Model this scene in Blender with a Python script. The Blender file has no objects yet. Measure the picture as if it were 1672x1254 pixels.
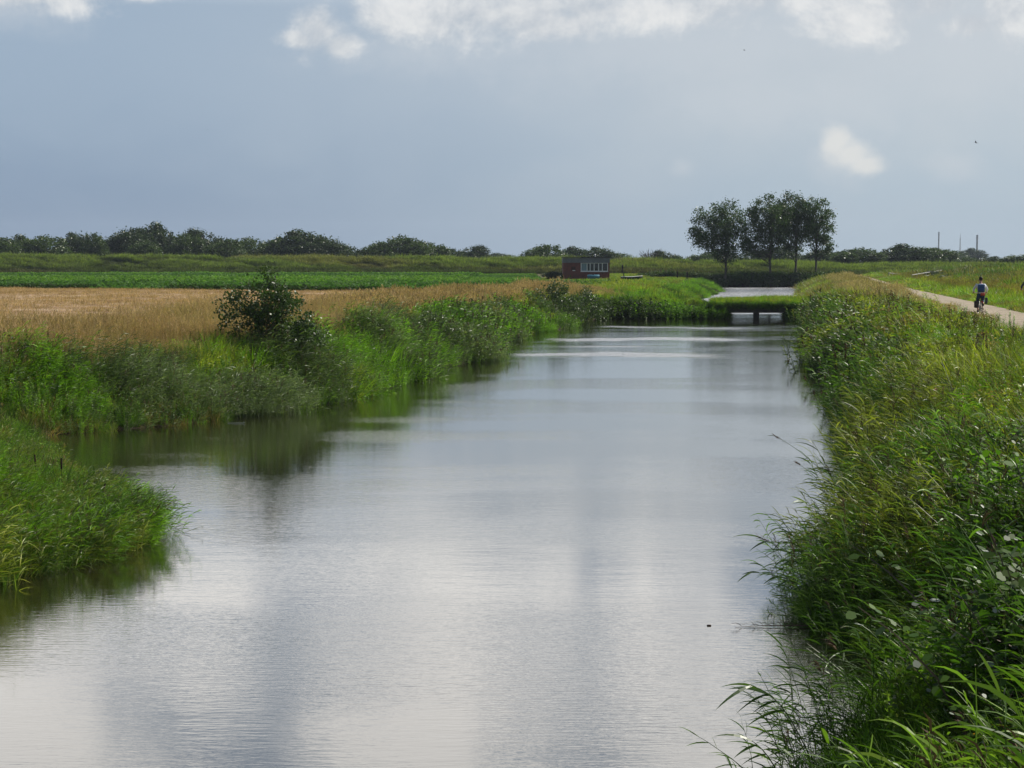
import bpy, bmesh, math, random
import numpy as np
from mathutils import Vector, Matrix, Euler, Quaternion
R = math.radians
scene = bpy.context.scene
C = scene.collection
random.seed(7)
rng = np.random.default_rng(11)

# ------------------------------------------------------------------ camera
CAM_H = 4.2
cam_d = bpy.data.cameras.new('camera'); cam = bpy.data.objects.new('camera', cam_d); C.objects.link(cam)
cam_d.sensor_width = 36; cam_d.lens = 60; cam_d.clip_start = 0.3; cam_d.clip_end = 9000
cam.location = (0, 0, CAM_H); cam.rotation_euler = (R(90 - 4.15), 0, 0)
scene.camera = cam
scene.view_settings.view_transform = 'Standard'; scene.view_settings.look = 'None'
scene.view_settings.gamma = 1; scene.view_settings.exposure = 0.28
scene.render.resolution_x = 1024; scene.render.resolution_y = 768
scene.cycles.max_bounces = 6; scene.cycles.diffuse_bounces = 3; scene.cycles.glossy_bounces = 3
scene.cycles.transmission_bounces = 4; scene.cycles.volume_bounces = 0; scene.cycles.transparent_max_bounces = 6
scene.cycles.use_denoising = True; scene.cycles.denoiser = 'OPENIMAGEDENOISE'; scene.cycles.denoising_input_passes = 'RGB_ALBEDO_NORMAL'; scene.cycles.denoising_prefilter = 'ACCURATE'; scene.cycles.sample_clamp_indirect = 6
F = 2787.0                                    # focal length in photograph pixels, horizon at row 425
SUN_AZ, SUN_EL = R(66), R(44)                 # azimuth clockwise from +Y

# ------------------------------------------------------------------ node helper
class NT:
    def __init__(s, tree): s.t = tree; s.n = tree.nodes; s.l = tree.links
    def node(s, typ, **kw):
        nd = s.n.new(typ)
        for k, v in kw.items(): setattr(nd, k, v)
        return nd
    def put(s, sock, v):
        if isinstance(v, bpy.types.NodeSocket): s.l.new(v, sock)
        elif isinstance(v, (tuple, list)) and len(v) == 3 and sock.type == 'RGBA': sock.default_value = (*v, 1)
        else: sock.default_value = v
    def math(s, op, a, b=0.0, c=None, clamp=False):
        nd = s.node('ShaderNodeMath', operation=op); nd.use_clamp = clamp
        s.put(nd.inputs[0], a); s.put(nd.inputs[1], b)
        if c is not None: s.put(nd.inputs[2], c)
        return nd.outputs[0]
    def mix(s, f, a, b, blend='MIX'):
        nd = s.node('ShaderNodeMix', data_type='RGBA', blend_type=blend)
        s.put(nd.inputs[0], f); s.put(nd.inputs[6], a); s.put(nd.inputs[7], b)
        return nd.outputs[2]
    def ramp(s, v, lo, hi, a=0.0, b=1.0, smooth=True):
        nd = s.node('ShaderNodeMapRange', interpolation_type='SMOOTHSTEP' if smooth else 'LINEAR')
        s.put(nd.inputs[0], v); s.put(nd.inputs[1], lo); s.put(nd.inputs[2], hi); s.put(nd.inputs[3], a); s.put(nd.inputs[4], b)
        return nd.outputs[0]
    def noise(s, vec, scale, detail=4, rough=.55, dist=0.0):
        nd = s.node('ShaderNodeTexNoise'); s.put(nd.inputs['Vector'], vec)
        nd.inputs['Scale'].default_value = scale; nd.inputs['Detail'].default_value = detail
        nd.inputs['Roughness'].default_value = rough; nd.inputs['Distortion'].default_value = dist
        return nd.outputs[0]
    def scale(s, vec, v, off=(0, 0, 0)):
        nd = s.node('ShaderNodeMapping'); s.put(nd.inputs[0], vec); nd.inputs['Scale'].default_value = v; nd.inputs['Location'].default_value = off
        return nd.outputs[0]
    def comb(s, x, y, z=0.0):
        nd = s.node('ShaderNodeCombineXYZ'); s.put(nd.inputs[0], x); s.put(nd.inputs[1], y); s.put(nd.inputs[2], z)
        return nd.outputs[0]

# ------------------------------------------------------------------ sky: clouds by azimuth and elevation
def build_world():
    w = bpy.data.worlds.new('World'); scene.world = w; w.use_nodes = True
    T = NT(w.node_tree); T.n.clear()
    out = T.node('ShaderNodeOutputWorld'); bg = T.node('ShaderNodeBackground'); T.l.new(bg.outputs[0], out.inputs[0])
    sky = T.node('ShaderNodeTexSky', sky_type='NISHITA'); sky.sun_disc = False
    sky.sun_elevation = SUN_EL; sky.sun_rotation = SUN_AZ
    tc = T.node('ShaderNodeTexCoord'); sep = T.node('ShaderNodeSeparateXYZ'); T.l.new(tc.outputs['Generated'], sep.inputs[0])
    x, y, z = sep.outputs
    az = T.math('ARCTAN2', x, y); el = T.math('ARCSINE', z)
    p = T.comb(az, el)
    n1 = T.noise(p, 17, 8, .66, .25); n2 = T.noise(T.scale(p, (1, 1.6, 1), (3, 1, 0)), 70, 5, .6)
    n3 = T.noise(T.scale(p, (1, 1.1, 1), (7, 2, 0)), 9, 4, .5, .3)
    puff = T.math('ADD', T.math('SUBTRACT', n1, .5), T.math('MULTIPLY', T.math('SUBTRACT', n2, .5), .4))
    def blobs(lst, amp):
        acc = None
        for (px, py, rx, ry) in lst:
            a, e = (px - 836) / F, (425 - py) / F
            dx = T.math('MULTIPLY', T.math('SUBTRACT', az, a), F / rx); dy = T.math('MULTIPLY', T.math('SUBTRACT', el, e), F / (ry * 1.18))
            d = T.math('SQRT', T.math('ADD', T.math('MULTIPLY', dx, dx), T.math('MULTIPLY', dy, dy)))
            v = T.math('SUBTRACT', 1.0, d)
            acc = v if acc is None else T.math('SMOOTH_MAX', acc, v, .15)
        return T.math('ADD', acc, T.math('MULTIPLY', puff, amp))
    bright = blobs([(523, 62, 44, 38), (560, 82, 40, 20), (497, 74, 36, 16), (655, 28, 75, 42), (760, 18, 110, 55), (860, 30, 120, 40), (960, 15, 80, 38), (900, 48, 120, 24), (700, 40, 70, 34), (1045, 30, 60, 26), (1220, 8, 110, 24), (1500, 22, 70, 26), (1560, 60, 50, 20),
                    (1130, 12, 120, 42), (1285, 18, 30, 18), (1390, 48, 95, 34), (1340, 10, 60, 30), (1430, 10, 90, 25), (1640, 50, 80, 36),
                    (1600, 25, 40, 25), (60, 12, 170, 28), (220, 4, 90, 16)], 2.3)
    small = blobs([(1354, 238, 30, 30), (1375, 258, 44, 24), (1402, 276, 38, 18)], 1.6)
    faint = blobs([(1360, 262, 50, 45), (1535, 275, 48, 24), (1112, 277, 26, 16), (1148, 60, 18, 10), (50, 45, 120, 34), (1100, 80, 420, 75), (1560, 90, 230, 110), (1300, 170, 260, 60), (700, 90, 200, 40)], 2.2)
    # base veil: slate on the left and low down, paler to the right
    right = T.ramp(az, -.30, .27)
    low = T.ramp(el, .012, .135)
    c_left = T.mix(low, (.195, .28, .415), (.315, .41, .53))
    c_right = T.mix(low, (.40, .50, .595), (.53, .58, .63))
    base = T.mix(right, c_left, c_right)
    patch = T.ramp(T.noise(T.scale(p, (1, 1.7, 1), (1.3, 0, 0)), 9, 4, .5, .3), .3, .72)
    base = T.mix(T.math('MULTIPLY', patch, T.ramp(el, .01, .06, .1, .42)), base, T.mix(right, (.34, .43, .54), (.56, .60, .635)))
    base = T.mix(T.math('MULTIPLY', T.ramp(faint, -.35, 1.0), .42), base, (.58, .62, .665))
    lit = T.mix(T.ramp(T.math('ADD', T.math('MULTIPLY', n1, .85), T.math('MULTIPLY', n2, .15)), .36, .64), (.52, .555, .60), (.86, .85, .83))
    base = T.mix(T.math('MULTIPLY', T.ramp(bright, -.30, .66), .86), base, lit)
    base = T.mix(T.math('MULTIPLY', T.ramp(small, -.1, .8), .72), base, (.82, .80, .76))
    # the sky above the frame, which the near water mirrors: broken bright cloud
    hi = T.ramp(el, .142, .185)
    front = T.ramp(y, -.2, .7)
    gaps = T.ramp(n3, .34, .56)
    up = T.mix(gaps, (.38, .46, .58), (1.38, 1.34, 1.29))
    up = T.mix(front, T.mix(gaps, (.11, .15, .22), (.22, .24, .27)), up)
    up = T.mix(T.ramp(el, .30, .48), up, (.13, .175, .26))
    base = T.mix(hi, base, up)
    base = T.mix(T.math('MULTIPLY', T.ramp(y, .3, -.1), .8), base, (.14, .18, .25))
    ten = T.node('ShaderNodeVectorMath', operation='SCALE'); T.l.new(base, ten.inputs[0]); ten.inputs[3].default_value = 10.0
    T.l.new(T.mix(.93, sky.outputs[0], ten.outputs[0]), bg.inputs[0])
    bg.inputs[1].default_value = 0.086
build_world()
sd = bpy.data.lights.new('sun', 'SUN'); sd.energy = 5.0; sd.angle = R(.53); sd.color = (1, .94, .84)
so = bpy.data.objects.new('sun', sd); C.objects.link(so)
sdir = Vector((math.sin(SUN_AZ) * math.cos(SUN_EL), math.cos(SUN_AZ) * math.cos(SUN_EL), math.sin(SUN_EL)))
so.rotation_euler = sdir.to_track_quat('Z', 'Y').to_euler(); so.location = (60, 30, 60)

# ------------------------------------------------------------------ numpy value noise
_perm = rng.random((256, 256))
def vnoise(x, y, sc):
    x = np.asarray(x, float) / sc + 1000.37; y = np.asarray(y, float) / sc + 1000.71
    xi = np.floor(x).astype(int); yi = np.floor(y).astype(int); fx = x - xi; fy = y - yi
    fx = fx * fx * (3 - 2 * fx); fy = fy * fy * (3 - 2 * fy)
    g = lambda a, b: _perm[a & 255, b & 255]
    return (g(xi, yi) * (1 - fx) + g(xi + 1, yi) * fx) * (1 - fy) + (g(xi, yi + 1) * (1 - fx) + g(xi + 1, yi + 1) * fx) * fy
def fbm(x, y, sc): return (vnoise(x, y, sc) + .5 * vnoise(x, y, sc * .47) + .25 * vnoise(x, y, sc * .21)) / 1.75
def sstep(v, a, b):
    t = np.clip((v - a) / (b - a), 0, 1); return t * t * (3 - 2 * t)

# ------------------------------------------------------------------ plan of the canal (metres; y is the distance ahead)
RY = [-40, 0, 8, 11, 14, 15, 16.2, 18, 20, 23, 27, 35, 45, 60, 90, 123, 160, 220, 262, 300]
RX = [-3, .75, 1.4, 1.9, 2.5, 3.5, 4.5, 4.1, 3.75, 4.8, 5.7, 7.3, 9.0, 11.3, 16.2, 21.3, 27, 37.4, 44.6, 51]
LY = [-40, 0, 14, 18, 21, 23, 25.5, 27.5, 30, 33, 37, 40, 42.5, 45, 49, 54, 60, 71, 80, 94, 110, 127, 135, 150, 213, 262, 300]
LX = [-14, -9.5, -8.9, -8.0, -6.9, -6.3, -5.65, -6.1, -7.4, -8.6, -10.8, -11.4, -9.4, -7.3, -6.3, -4.7, -3.7, -1.8, -.7, .8, 3.2, 6.6, 9, 13, 25.2, 31.5, 37]
def XR(y): return np.interp(y, RY, RX)
def XL(y): return np.interp(y, LY, LX)
BR0, BR1 = 15.4, 20.0                         # channel under the small bridge
def wobble(x, y):
    lft = (x < (XL(y) + XR(y)) / 2)
    return (vnoise(x, y, 1.7) - .5) * .5 + (vnoise(x, y, 5) - .5) * np.where(lft & (y > 42), 2.2, .7)
def inland(x, y):                             # metres inland of the waterline, negative over water
    wob = wobble(x, y)
    s = np.maximum(XL(y) - x, x - XR(y)) + wob
    s = np.maximum(s, (y - 266.5))
    xs = x - (y - 123) * .146
    cw = np.minimum(np.minimum(np.minimum(y - 123.8, 130.5 - y) * 1.3, np.maximum(BR0 - xs, xs - BR1)), 2.5)
    return np.maximum(s, cw)
def dike_y(x): return 334 + .03 * x
def height(x, y):
    x = np.asarray(x, float); y = np.asarray(y, float)
    s = inland(x, y)
    z = np.interp(s, [-4, -1.2, -.25, .25, 1, 2, 3.5, 6], [-1.2, -.8, -.25, .10, .5, .98, 1.36, 1.55])
    left = (x < (XL(y) + XR(y)) / 2)
    low = np.where(left, 1 - .78 * (1 - sstep(y, 35, 43)), 1)
    z = np.where(z > 0, z * low, z)
    z = z + sstep(s, .2, 1.5) * ((vnoise(x, y, 2.3) - .5) * .22 + (vnoise(x, y, .8) - .5) * .08) * (1 - sstep(s, 6.5, 9)) * (1 - sstep(y, 150, 200))
    # the dike across the far end
    t = y - dike_y(x)
    top = np.interp(x, [-140, -100, 4, 40, 74, 120], [3.15, 3.05, 2.45, 1.95, 1.35, 1.2])
    prof = np.interp(t, [-1, 0, 7.5, 11, 18], [0, 0, 1, 1, 0])
    z = z + prof * top * (1 + (vnoise(x, y, 14) - .5) * .10)
    # shallow dip and low rise to the right of the path
    off = x - XR(y)
    z = z + .9 * sstep(off, 22, 34) * sstep(y, 150, 210) * (1 - sstep(y, 300, 330)) - .5 * np.exp(-((off - 17) / 3.0) ** 2)
    return z
def at(px, y): return (px - 836) * y / F      # world x of a photograph column at distance y
def gz(x, y): return float(height(x, y))

# ------------------------------------------------------------------ mesh helpers
def tag(o, label=None, cat=None, group=None, kind=None):
    if label: o['label'] = label
    if cat: o['category'] = cat
    if group: o['group'] = group
    if kind: o['kind'] = kind
    return o
def empty(name, loc, rz=0, **kw):
    o = bpy.data.objects.new(name, None); C.objects.link(o); o.location = loc; o.rotation_euler = (0, 0, rz); o.empty_display_size = .3
    return tag(o, **kw)
class MB:
    def __init__(s): s.v = []; s.f = []; s.m = []; s.a = []
    def quad(s, pts, m=0, a=.5):
        i = len(s.v); s.v += [tuple(p) for p in pts]; s.f.append(tuple(range(i, i + len(pts)))); s.m.append(m); s.a.append(a)
    def box(s, x0, x1, y0, y1, z0, z1, m=0, a=.5):
        i = len(s.v); s.v += [(x0, y0, z0), (x1, y0, z0), (x1, y1, z0), (x0, y1, z0), (x0, y0, z1), (x1, y0, z1), (x1, y1, z1), (x0, y1, z1)]
        for f in ((3, 2, 1, 0), (4, 5, 6, 7), (0, 1, 5, 4), (1, 2, 6, 5), (2, 3, 7, 6), (3, 0, 4, 7)): s.f.append(tuple(i + k for k in f)); s.m.append(m); s.a.append(a)
    def tube(s, pts, radii, n=6, m=0, a=.5, cap=True):
        pts = [Vector(p) for p in pts]; i0 = len(s.v); N = len(pts)
        d = (pts[-1] - pts[0]).normalized(); ref = Vector((1, 0, 0)) if abs(d.x) < .8 else Vector((0, 1, 0))
        for k, p in enumerate(pts):
            t = (pts[min(k + 1, N - 1)] - pts[max(k - 1, 0)])
            t = t.normalized() if t.length > 1e-9 else d
            u = t.cross(ref).normalized(); w = t.cross(u)
            for j in range(n):
                an = 2 * math.pi * j / n; s.v.append(tuple(p + (u * math.cos(an) + w * math.sin(an)) * radii[k]))
        for k in range(N - 1):
            for j in range(n):
                b = i0 + k * n; s.f.append((b + j, b + (j + 1) % n, b + n + (j + 1) % n, b + n + j)); s.m.append(m); s.a.append(a)
        if cap:
            s.f.append(tuple(i0 + j for j in range(n))); s.m.append(m); s.a.append(a)
            s.f.append(tuple(i0 + (N - 1) * n + j for j in range(n))[::-1]); s.m.append(m); s.a.append(a)
    def blade(s, p, d, L, w, droop=(0, 0, -.3), n=3, m=0, a=.5, side=None, belly=.35):
        p = Vector(p); d = Vector(d).normalized(); droop = Vector(droop)
        if side is None:
            side = d.cross(Vector((random.uniform(-1, 1), random.uniform(-1, 1), .3)))
        side = Vector(side)
        if side.length < 1e-4: side = Vector((1, 0, 0))
        side.normalize(); i = len(s.v); st = L / n
        for k in range(n):
            t = k / n; ww = w * (.45 + .55 * min(1, t / belly)) * (1 if t <= belly else (1 - (t - belly) / (1 - belly)) ** .7) * .5
            s.v.append(tuple(p - side * ww)); s.v.append(tuple(p + side * ww))
            p = p + d * st; d = (d + droop * (1.0 / n)).normalized()
        s.v.append(tuple(p))
        for k in range(n - 1):
            s.f.append((i + 2 * k, i + 2 * k + 1, i + 2 * k + 3, i + 2 * k + 2)); s.m.append(m); s.a.append(a)
        s.f.append((i + 2 * n - 2, i + 2 * n - 1, i + 2 * n)); s.m.append(m); s.a.append(a)
    def leaf(s, p, L, w, m=0, a=.5, nrm=None):      # a pointed, slightly folded leaf with random facing
        d = Vector((random.gauss(0, 1), random.gauss(0, 1), random.gauss(0, 1) - .2)).normalized() if nrm is None else nrm
        q = d.cross(Vector((random.gauss(0, 1), random.gauss(0, 1), random.gauss(0, 1)))).normalized()
        p = Vector(p); i = len(s.v)
        s.v += [tuple(p), tuple(p + d * L * .45 + q * w * .5), tuple(p + d * L), tuple(p + d * L * .45 - q * w * .5)]
        s.f.append((i, i + 1, i + 2, i + 3)); s.m.append(m); s.a.append(a)
    def mesh(s, name, mats, smooth=False):
        me = bpy.data.meshes.new(name); me.from_pydata(s.v, [], s.f)
        for mt in mats: me.materials.append(mt)
        me.polygons.foreach_set('material_index', s.m)
        at = me.attributes.new('shade', 'FLOAT', 'FACE'); at.data.foreach_set('value', s.a)
        if smooth: me.polygons.foreach_set('use_smooth', [True] * len(s.f))
        me.update(); return me
    def build(s, name, mats, parent=None, smooth=False, loc=None):
        if not isinstance(mats, (list, tuple)): mats = [mats]
        o = bpy.data.objects.new(name, s.mesh(name, mats, smooth)); C.objects.link(o)
        if parent: o.parent = parent
        if loc: o.location = loc
        return o
def bevel(o, w=.02, seg=2):
    b = o.modifiers.new('bevel', 'BEVEL'); b.width = w; b.segments = seg; b.limit_method = 'ANGLE'; return o

# ------------------------------------------------------------------ materials
def new_mat(name):
    m = bpy.data.materials.new(name); m.use_nodes = True; T = NT(m.node_tree); T.n.clear()
    out = T.node('ShaderNodeOutputMaterial'); return m, T, out
def plain(name, col, rough=.8, var=.25, sc=3.0, spec=.3, metal=0, bump=0.0):
    m, T, out = new_mat(name); b = T.node('ShaderNodeBsdfPrincipled'); T.l.new(b.outputs[0], out.inputs[0])
    tc = T.node('ShaderNodeTexCoord'); n = T.noise(tc.outputs['Object'], sc, 6, .6)
    dark = tuple(c * (1 - var) for c in col); lite = tuple(min(1, c * (1 + var)) for c in col)
    T.put(b.inputs['Base Color'], T.mix(T.ramp(n, .3, .7), dark, lite)); b.inputs['Roughness'].default_value = rough
    b.inputs['Specular IOR Level'].default_value = spec; b.inputs['Metallic'].default_value = metal
    if bump:
        bp = T.node('ShaderNodeBump'); bp.inputs['Distance'].default_value = bump; T.l.new(n, bp.inputs['Height']); T.l.new(bp.outputs[0], b.inputs['Normal'])
    return m
def foliage(name, col=None, alt=None, gloss=.35, rough=.42, trans=.35, amount=1.0):
    """col None: colour comes from the 'tint' that each scattered plant carries."""
    m, T, out = new_mat(name)
    at = T.node('ShaderNodeAttribute', attribute_name='shade')
    if col is None:
        ti = T.node('ShaderNodeAttribute', attribute_name='tint', attribute_type='INSTANCER'); base = ti.outputs['Color']
        c = T.mix(T.ramp(at.outputs['Fac'], 0, 1, .0, 1.0, False), T.mix(1.0, base, (.75, .85, .7), 'MULTIPLY'), T.mix(1.0, base, (1.6, 1.4, 1.2), 'MULTIPLY'))
    else:
        c = T.mix(at.outputs['Fac'], col, alt or tuple(k * 1.5 for k in col))
    b = T.node('ShaderNodeBsdfPrincipled'); T.put(b.inputs['Base Color'], c)
    b.inputs['Roughness'].default_value = rough; b.inputs['Specular IOR Level'].default_value = gloss
    tr = T.node('ShaderNodeBsdfTranslucent'); T.put(tr.inputs[0], T.mix(1.0, c, (1.5, 1.75, .8), 'MULTIPLY'))
    mx = T.node('ShaderNodeMixShader'); mx.inputs[0].default_value = trans
    T.l.new(b.outputs[0], mx.inputs[1]); T.l.new(tr.outputs[0], mx.inputs[2]); T.l.new(mx.outputs[0], out.inputs[0])
    return m
M = {}
M['leaf'] = foliage('plant leaf', gloss=.25, rough=.5); M['glossy_leaf'] = foliage('reed leaf', gloss=.4, rough=.45, trans=.34)
M['crop'] = foliage('crop leaf', gloss=.12, rough=.6, trans=.35)
M['dry'] = foliage('dry stalk', gloss=.15, rough=.7, trans=.25)
M['straw'] = foliage('straw', (.23, .17, .085), (.40, .31, .17), gloss=.15, rough=.7, trans=.2)
M['plume'] = foliage('reed plume', (.060, .038, .030), (.13, .09, .065), gloss=.1, rough=.8, trans=.15)
M['pale'] = foliage('pale leaf underside', (.13, .16, .12), (.30, .33, .28), gloss=.3, rough=.5, trans=.12)
M['pink'] = foliage('loosestrife bloom', (.32, .05, .20), (.50, .14, .34), gloss=.1, trans=.3)
M['white'] = foliage('white bloom', (.45, .45, .40), (.65, .65, .6), gloss=.1, trans=.3)
M['orange'] = foliage('withered orange leaf', (.33, .12, .018), (.48, .24, .03), gloss=.3, trans=.4)
M['cane'] = foliage('woody cane', (.10, .075, .05), (.20, .16, .12), gloss=.2, trans=0)
M['reedgreen'] = foliage('single reed leaf', (.035, .075, .018), (.075, .125, .03), gloss=.5, rough=.35, trans=.35)
M['cattail'] = plain('cattail spike', (.030, .017, .010), .95, .2, 40)
M['bark'] = plain('bark', (.075, .065, .055), .9, .35, 4, bump=.05)
M['shrubleaf'] = foliage('shrub leaf', (.022, .042, .014), (.060, .105, .022), gloss=.4, rough=.42, trans=.25)
M['willowleaf'] = foliage('willow leaf', (.030, .052, .018), (.070, .105, .030), gloss=.4, rough=.4, trans=.3)
M['poplar'] = foliage('poplar leaf', (.022, .044, .015), (.062, .108, .026), gloss=.35, rough=.42, trans=.26)
M['tree_a'] = foliage('dark tree leaf', (.024, .040, .019), (.055, .080, .032), gloss=.25, trans=.22)
M['tree_b'] = foliage('green tree leaf', (.034, .056, .020), (.076, .112, .034), gloss=.25, trans=.25)
M['concrete'] = plain('weathered concrete', (.06, .057, .05), .9, .3, 2, bump=.01)

def ground_mat():
    m, T, out = new_mat('turf and soil'); b = T.node('ShaderNodeBsdfPrincipled'); T.l.new(b.outputs[0], out.inputs[0])
    g = T.node('ShaderNodeNewGeometry'); sep = T.node('ShaderNodeSeparateXYZ'); T.l.new(g.outputs['Position'], sep.inputs[0])
    n = T.noise(g.outputs['Position'], 1.3, 8, .65); n2 = T.noise(g.outputs['Position'], .07, 4, .6)
    turf = T.mix(T.ramp(n, .35, .65), (.030, .045, .014), (.075, .085, .028))
    turf = T.mix(T.ramp(n2, .4, .62, 0, .6), turf, (.12, .105, .045))
    mud = T.mix(T.ramp(n, .3, .7), (.018, .014, .010), (.045, .034, .022))
    T.put(b.inputs['Base Color'], T.mix(T.ramp(T.math('ADD', sep.outputs[2], T.math('MULTIPLY', n, .4)), .55, .95), mud, turf))
    b.inputs['Roughness'].default_value = .95; b.inputs['Specular IOR Level'].default_value = .15
    bp = T.node('ShaderNodeBump'); bp.inputs['Distance'].default_value = .06; T.l.new(n, bp.inputs['Height']); T.l.new(bp.outputs[0], b.inputs['Normal'])
    return m
def path_mat():
    m, T, out = new_mat('gravel'); b = T.node('ShaderNodeBsdfPrincipled'); T.l.new(b.outputs[0], out.inputs[0])
    g = T.node('ShaderNodeNewGeometry'); P = g.outputs['Position']
    n = T.noise(P, 14, 6, .7); n2 = T.noise(P, .9, 5, .6); n3 = T.noise(T.scale(P, (1.2, .12, 1)), 1.0, 4, .5)
    c = T.mix(T.ramp(n, .3, .7), (.22, .175, .12), (.40, .335, .25))
    c = T.mix(T.ramp(n2, .45, .7, 0, .65), c, (.15, .125, .085)); c = T.mix(T.ramp(n3, .55, .7, 0, .5), c, (.11, .115, .05))
    T.put(b.inputs['Base Color'], c); b.inputs['Roughness'].default_value = .95
    bp = T.node('ShaderNodeBump'); bp.inputs['Distance'].default_value = .03; T.l.new(n, bp.inputs['Height']); T.l.new(bp.outputs[0], b.inputs['Normal'])
    return m
def stubble_mat():
    m, T, out = new_mat('stubble'); b = T.node('ShaderNodeBsdfPrincipled'); T.l.new(b.outputs[0], out.inputs[0])
    g = T.node('ShaderNodeNewGeometry'); P = g.outputs['Position']
    rows = T.noise(T.scale(P, (.035, .55, 1)), 1.0, 5, .7); fine = T.noise(T.scale(P, (.3, 3.0, 1)), 1.5, 6, .7)
    c = T.mix(T.ramp(fine, .3, .7), (.23, .152, .092), (.35, .245, .155))
    c = T.mix(T.ramp(rows, .50, .58, 0, .9), c, (.45, .345, .24)); c = T.mix(T.ramp(rows, .46, .38, 0, .75), c, (.19, .12, .07))
    T.put(b.inputs['Base Color'], c); b.inputs['Roughness'].default_value = .95; b.inputs['Specular IOR Level'].default_value = .1
    bp = T.node('ShaderNodeBump'); bp.inputs['Distance'].default_value = .05; T.l.new(fine, bp.inputs['Height']); T.l.new(bp.outputs[0], b.inputs['Normal'])
    return m
def water_mat():
    m, T, out = new_mat('canal water')
    g = T.node('ShaderNodeNewGeometry'); P = g.outputs['Position']; sep = T.node('ShaderNodeSeparateXYZ'); T.l.new(P, sep.inputs[0]); X, Y, Z = sep.outputs
    a = T.noise(T.scale(P, (.45, 1.5, 1)), 2.2, 3, .5); f = T.noise(T.scale(P, (.42, 1.8, 1), (3, 5, 0)), 9.0, 3, .55)
    big = T.noise(T.scale(P, (.25, .6, 1), (9, 2, 0)), .35, 3, .5)
    # cat's paws: long patches of ruffled water across the canal
    wv = T.noise(T.scale(P, (.10, .03, 1)), 1.0, 2, .5)
    wv2 = T.noise(T.scale(P, (.35, .5, 1), (4, 4, 0)), 1.0, 3, .6)
    yy = T.math('ADD', Y, T.math('MULTIPLY', T.math('SUBTRACT', wv, .5), 9))
    def band(c, w, x0, x1):
        d = T.ramp(T.math('ADD', T.math('ABSOLUTE', T.math('SUBTRACT', yy, c)), T.math('MULTIPLY', T.math('SUBTRACT', wv2, .5), w * 2.2)), w * 1.1, w * .2)
        return T.math('MULTIPLY', d, T.math('MULTIPLY', T.ramp(X, x0, x0 + 3), T.ramp(X, x1, x1 - 4)))
    bands = T.math('MAXIMUM', band(75.5, 2.2, -1, 10.5), T.math('MAXIMUM', band(91, 2.4, 1, 14), T.math('MULTIPLY', band(83, .9, 1, 9), .6)))
    bands = T.math('MAXIMUM', bands, T.math('MULTIPLY', band(107, 2.0, 4, 17), .5))
    far = T.ramp(Y, 131, 137)
    rough_patch = T.ramp(big, .42, .62, .4, 1.1)
    h = T.math('ADD', T.math('MULTIPLY', T.math('MULTIPLY', a, .0022), T.ramp(Y, 45, 20, .28, 1.0)), T.math('MULTIPLY', T.math('MULTIPLY', f, .0038), rough_patch))
    b1 = T.node('ShaderNodeBump'); b1.inputs['Distance'].default_value = 1.0; b1.inputs['Strength'].default_value = 1.0
    T.l.new(h, b1.inputs['Height'])
    c = T.noise(T.scale(P, (1, 2.2, 1), (1, 7, 0)), 7.0, 2, .5)
    b2 = T.node('ShaderNodeBump'); b2.inputs['Distance'].default_value = 1.0
    T.l.new(T.math('MULTIPLY', c, T.math('ADD', T.math('MULTIPLY', bands, .03), T.math('MULTIPLY', far, .03))), b2.inputs['Height']); T.l.new(b1.outputs[0], b2.inputs['Normal'])
    N = b2.outputs[0]
    fr = T.node('ShaderNodeFresnel'); fr.inputs[0].default_value = 1.33; T.l.new(N, fr.inputs['Normal'])
    fac = T.math('POWER', fr.outputs[0], .5, clamp=True)
    gl = T.node('ShaderNodeBsdfGlossy'); T.l.new(T.math('ADD', .010, T.math('MULTIPLY', T.math('MAXIMUM', bands, far), .26)), gl.inputs['Roughness']); gl.inputs[0].default_value = (.97, .97, .96, 1); T.l.new(N, gl.inputs['Normal'])
    df = T.node('ShaderNodeBsdfDiffuse'); df.inputs[0].default_value = (.014, .012, .006, 1)
    mx = T.node('ShaderNodeMixShader'); T.l.new(fac, mx.inputs[0]); T.l.new(df.outputs[0], mx.inputs[1]); T.l.new(gl.outputs[0], mx.inputs[2])
    T.l.new(mx.outputs[0], out.inputs[0]); return m

# ------------------------------------------------------------------ ground, water, path, fields
def grid_obj(name, X, Y, Z, mat, smooth=True):
    r, c = X.shape; v = np.stack([X, Y, Z], -1).reshape(-1, 3)
    i = np.arange((r - 1) * (c - 1)); a = (i // (c - 1)) * c + i % (c - 1)
    f = np.stack([a, a + 1, a + c + 1, a + c], 1)
    me = bpy.data.meshes.new(name); me.from_pydata(v.tolist(), [], f.tolist()); me.materials.append(mat)
    if smooth: me.polygons.foreach_set('use_smooth', [True] * len(f))
    me.update(); o = bpy.data.objects.new(name, me); C.objects.link(o); return o
ys = [-30.0]
while ys[-1] < 3000: ys.append(ys[-1] + (1.0 if ys[-1] < 5 else max(.28, abs(ys[-1]) * .011) if not 100 < ys[-1] < 150 else .5))
ys = np.array(ys)
pos = [0.0]
while pos[-1] < 2600: pos.append(pos[-1] + (.3 if pos[-1] < 22 else (pos[-1] - 22) * .07 + .3))
off = np.array([-p for p in pos[:0:-1]] + pos)
cen = (XL(ys) + XR(ys)) / 2
cen = np.convolve(np.pad(cen, 6, 'edge'), np.ones(13) / 13, 'valid')
GX = cen[:, None] + off[None, :]; GY = np.repeat(ys[:, None], len(off), 1)
ground = tag(grid_obj('ground', GX, GY, height(GX, GY), ground_mat()), kind='structure')
wy = np.arange(-30, 271, 4.0)
WX = np.stack([XL(wy) - 4, XR(wy) + 2.5], 1); WX = np.stack([WX[:, 0] * (1 - t) + WX[:, 1] * t for t in np.linspace(0, 1, 5)], 1)
water = tag(grid_obj('water', WX, np.repeat(wy[:, None], 5, 1), np.zeros((len(wy), 5)), water_mat()), kind='structure')
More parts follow.
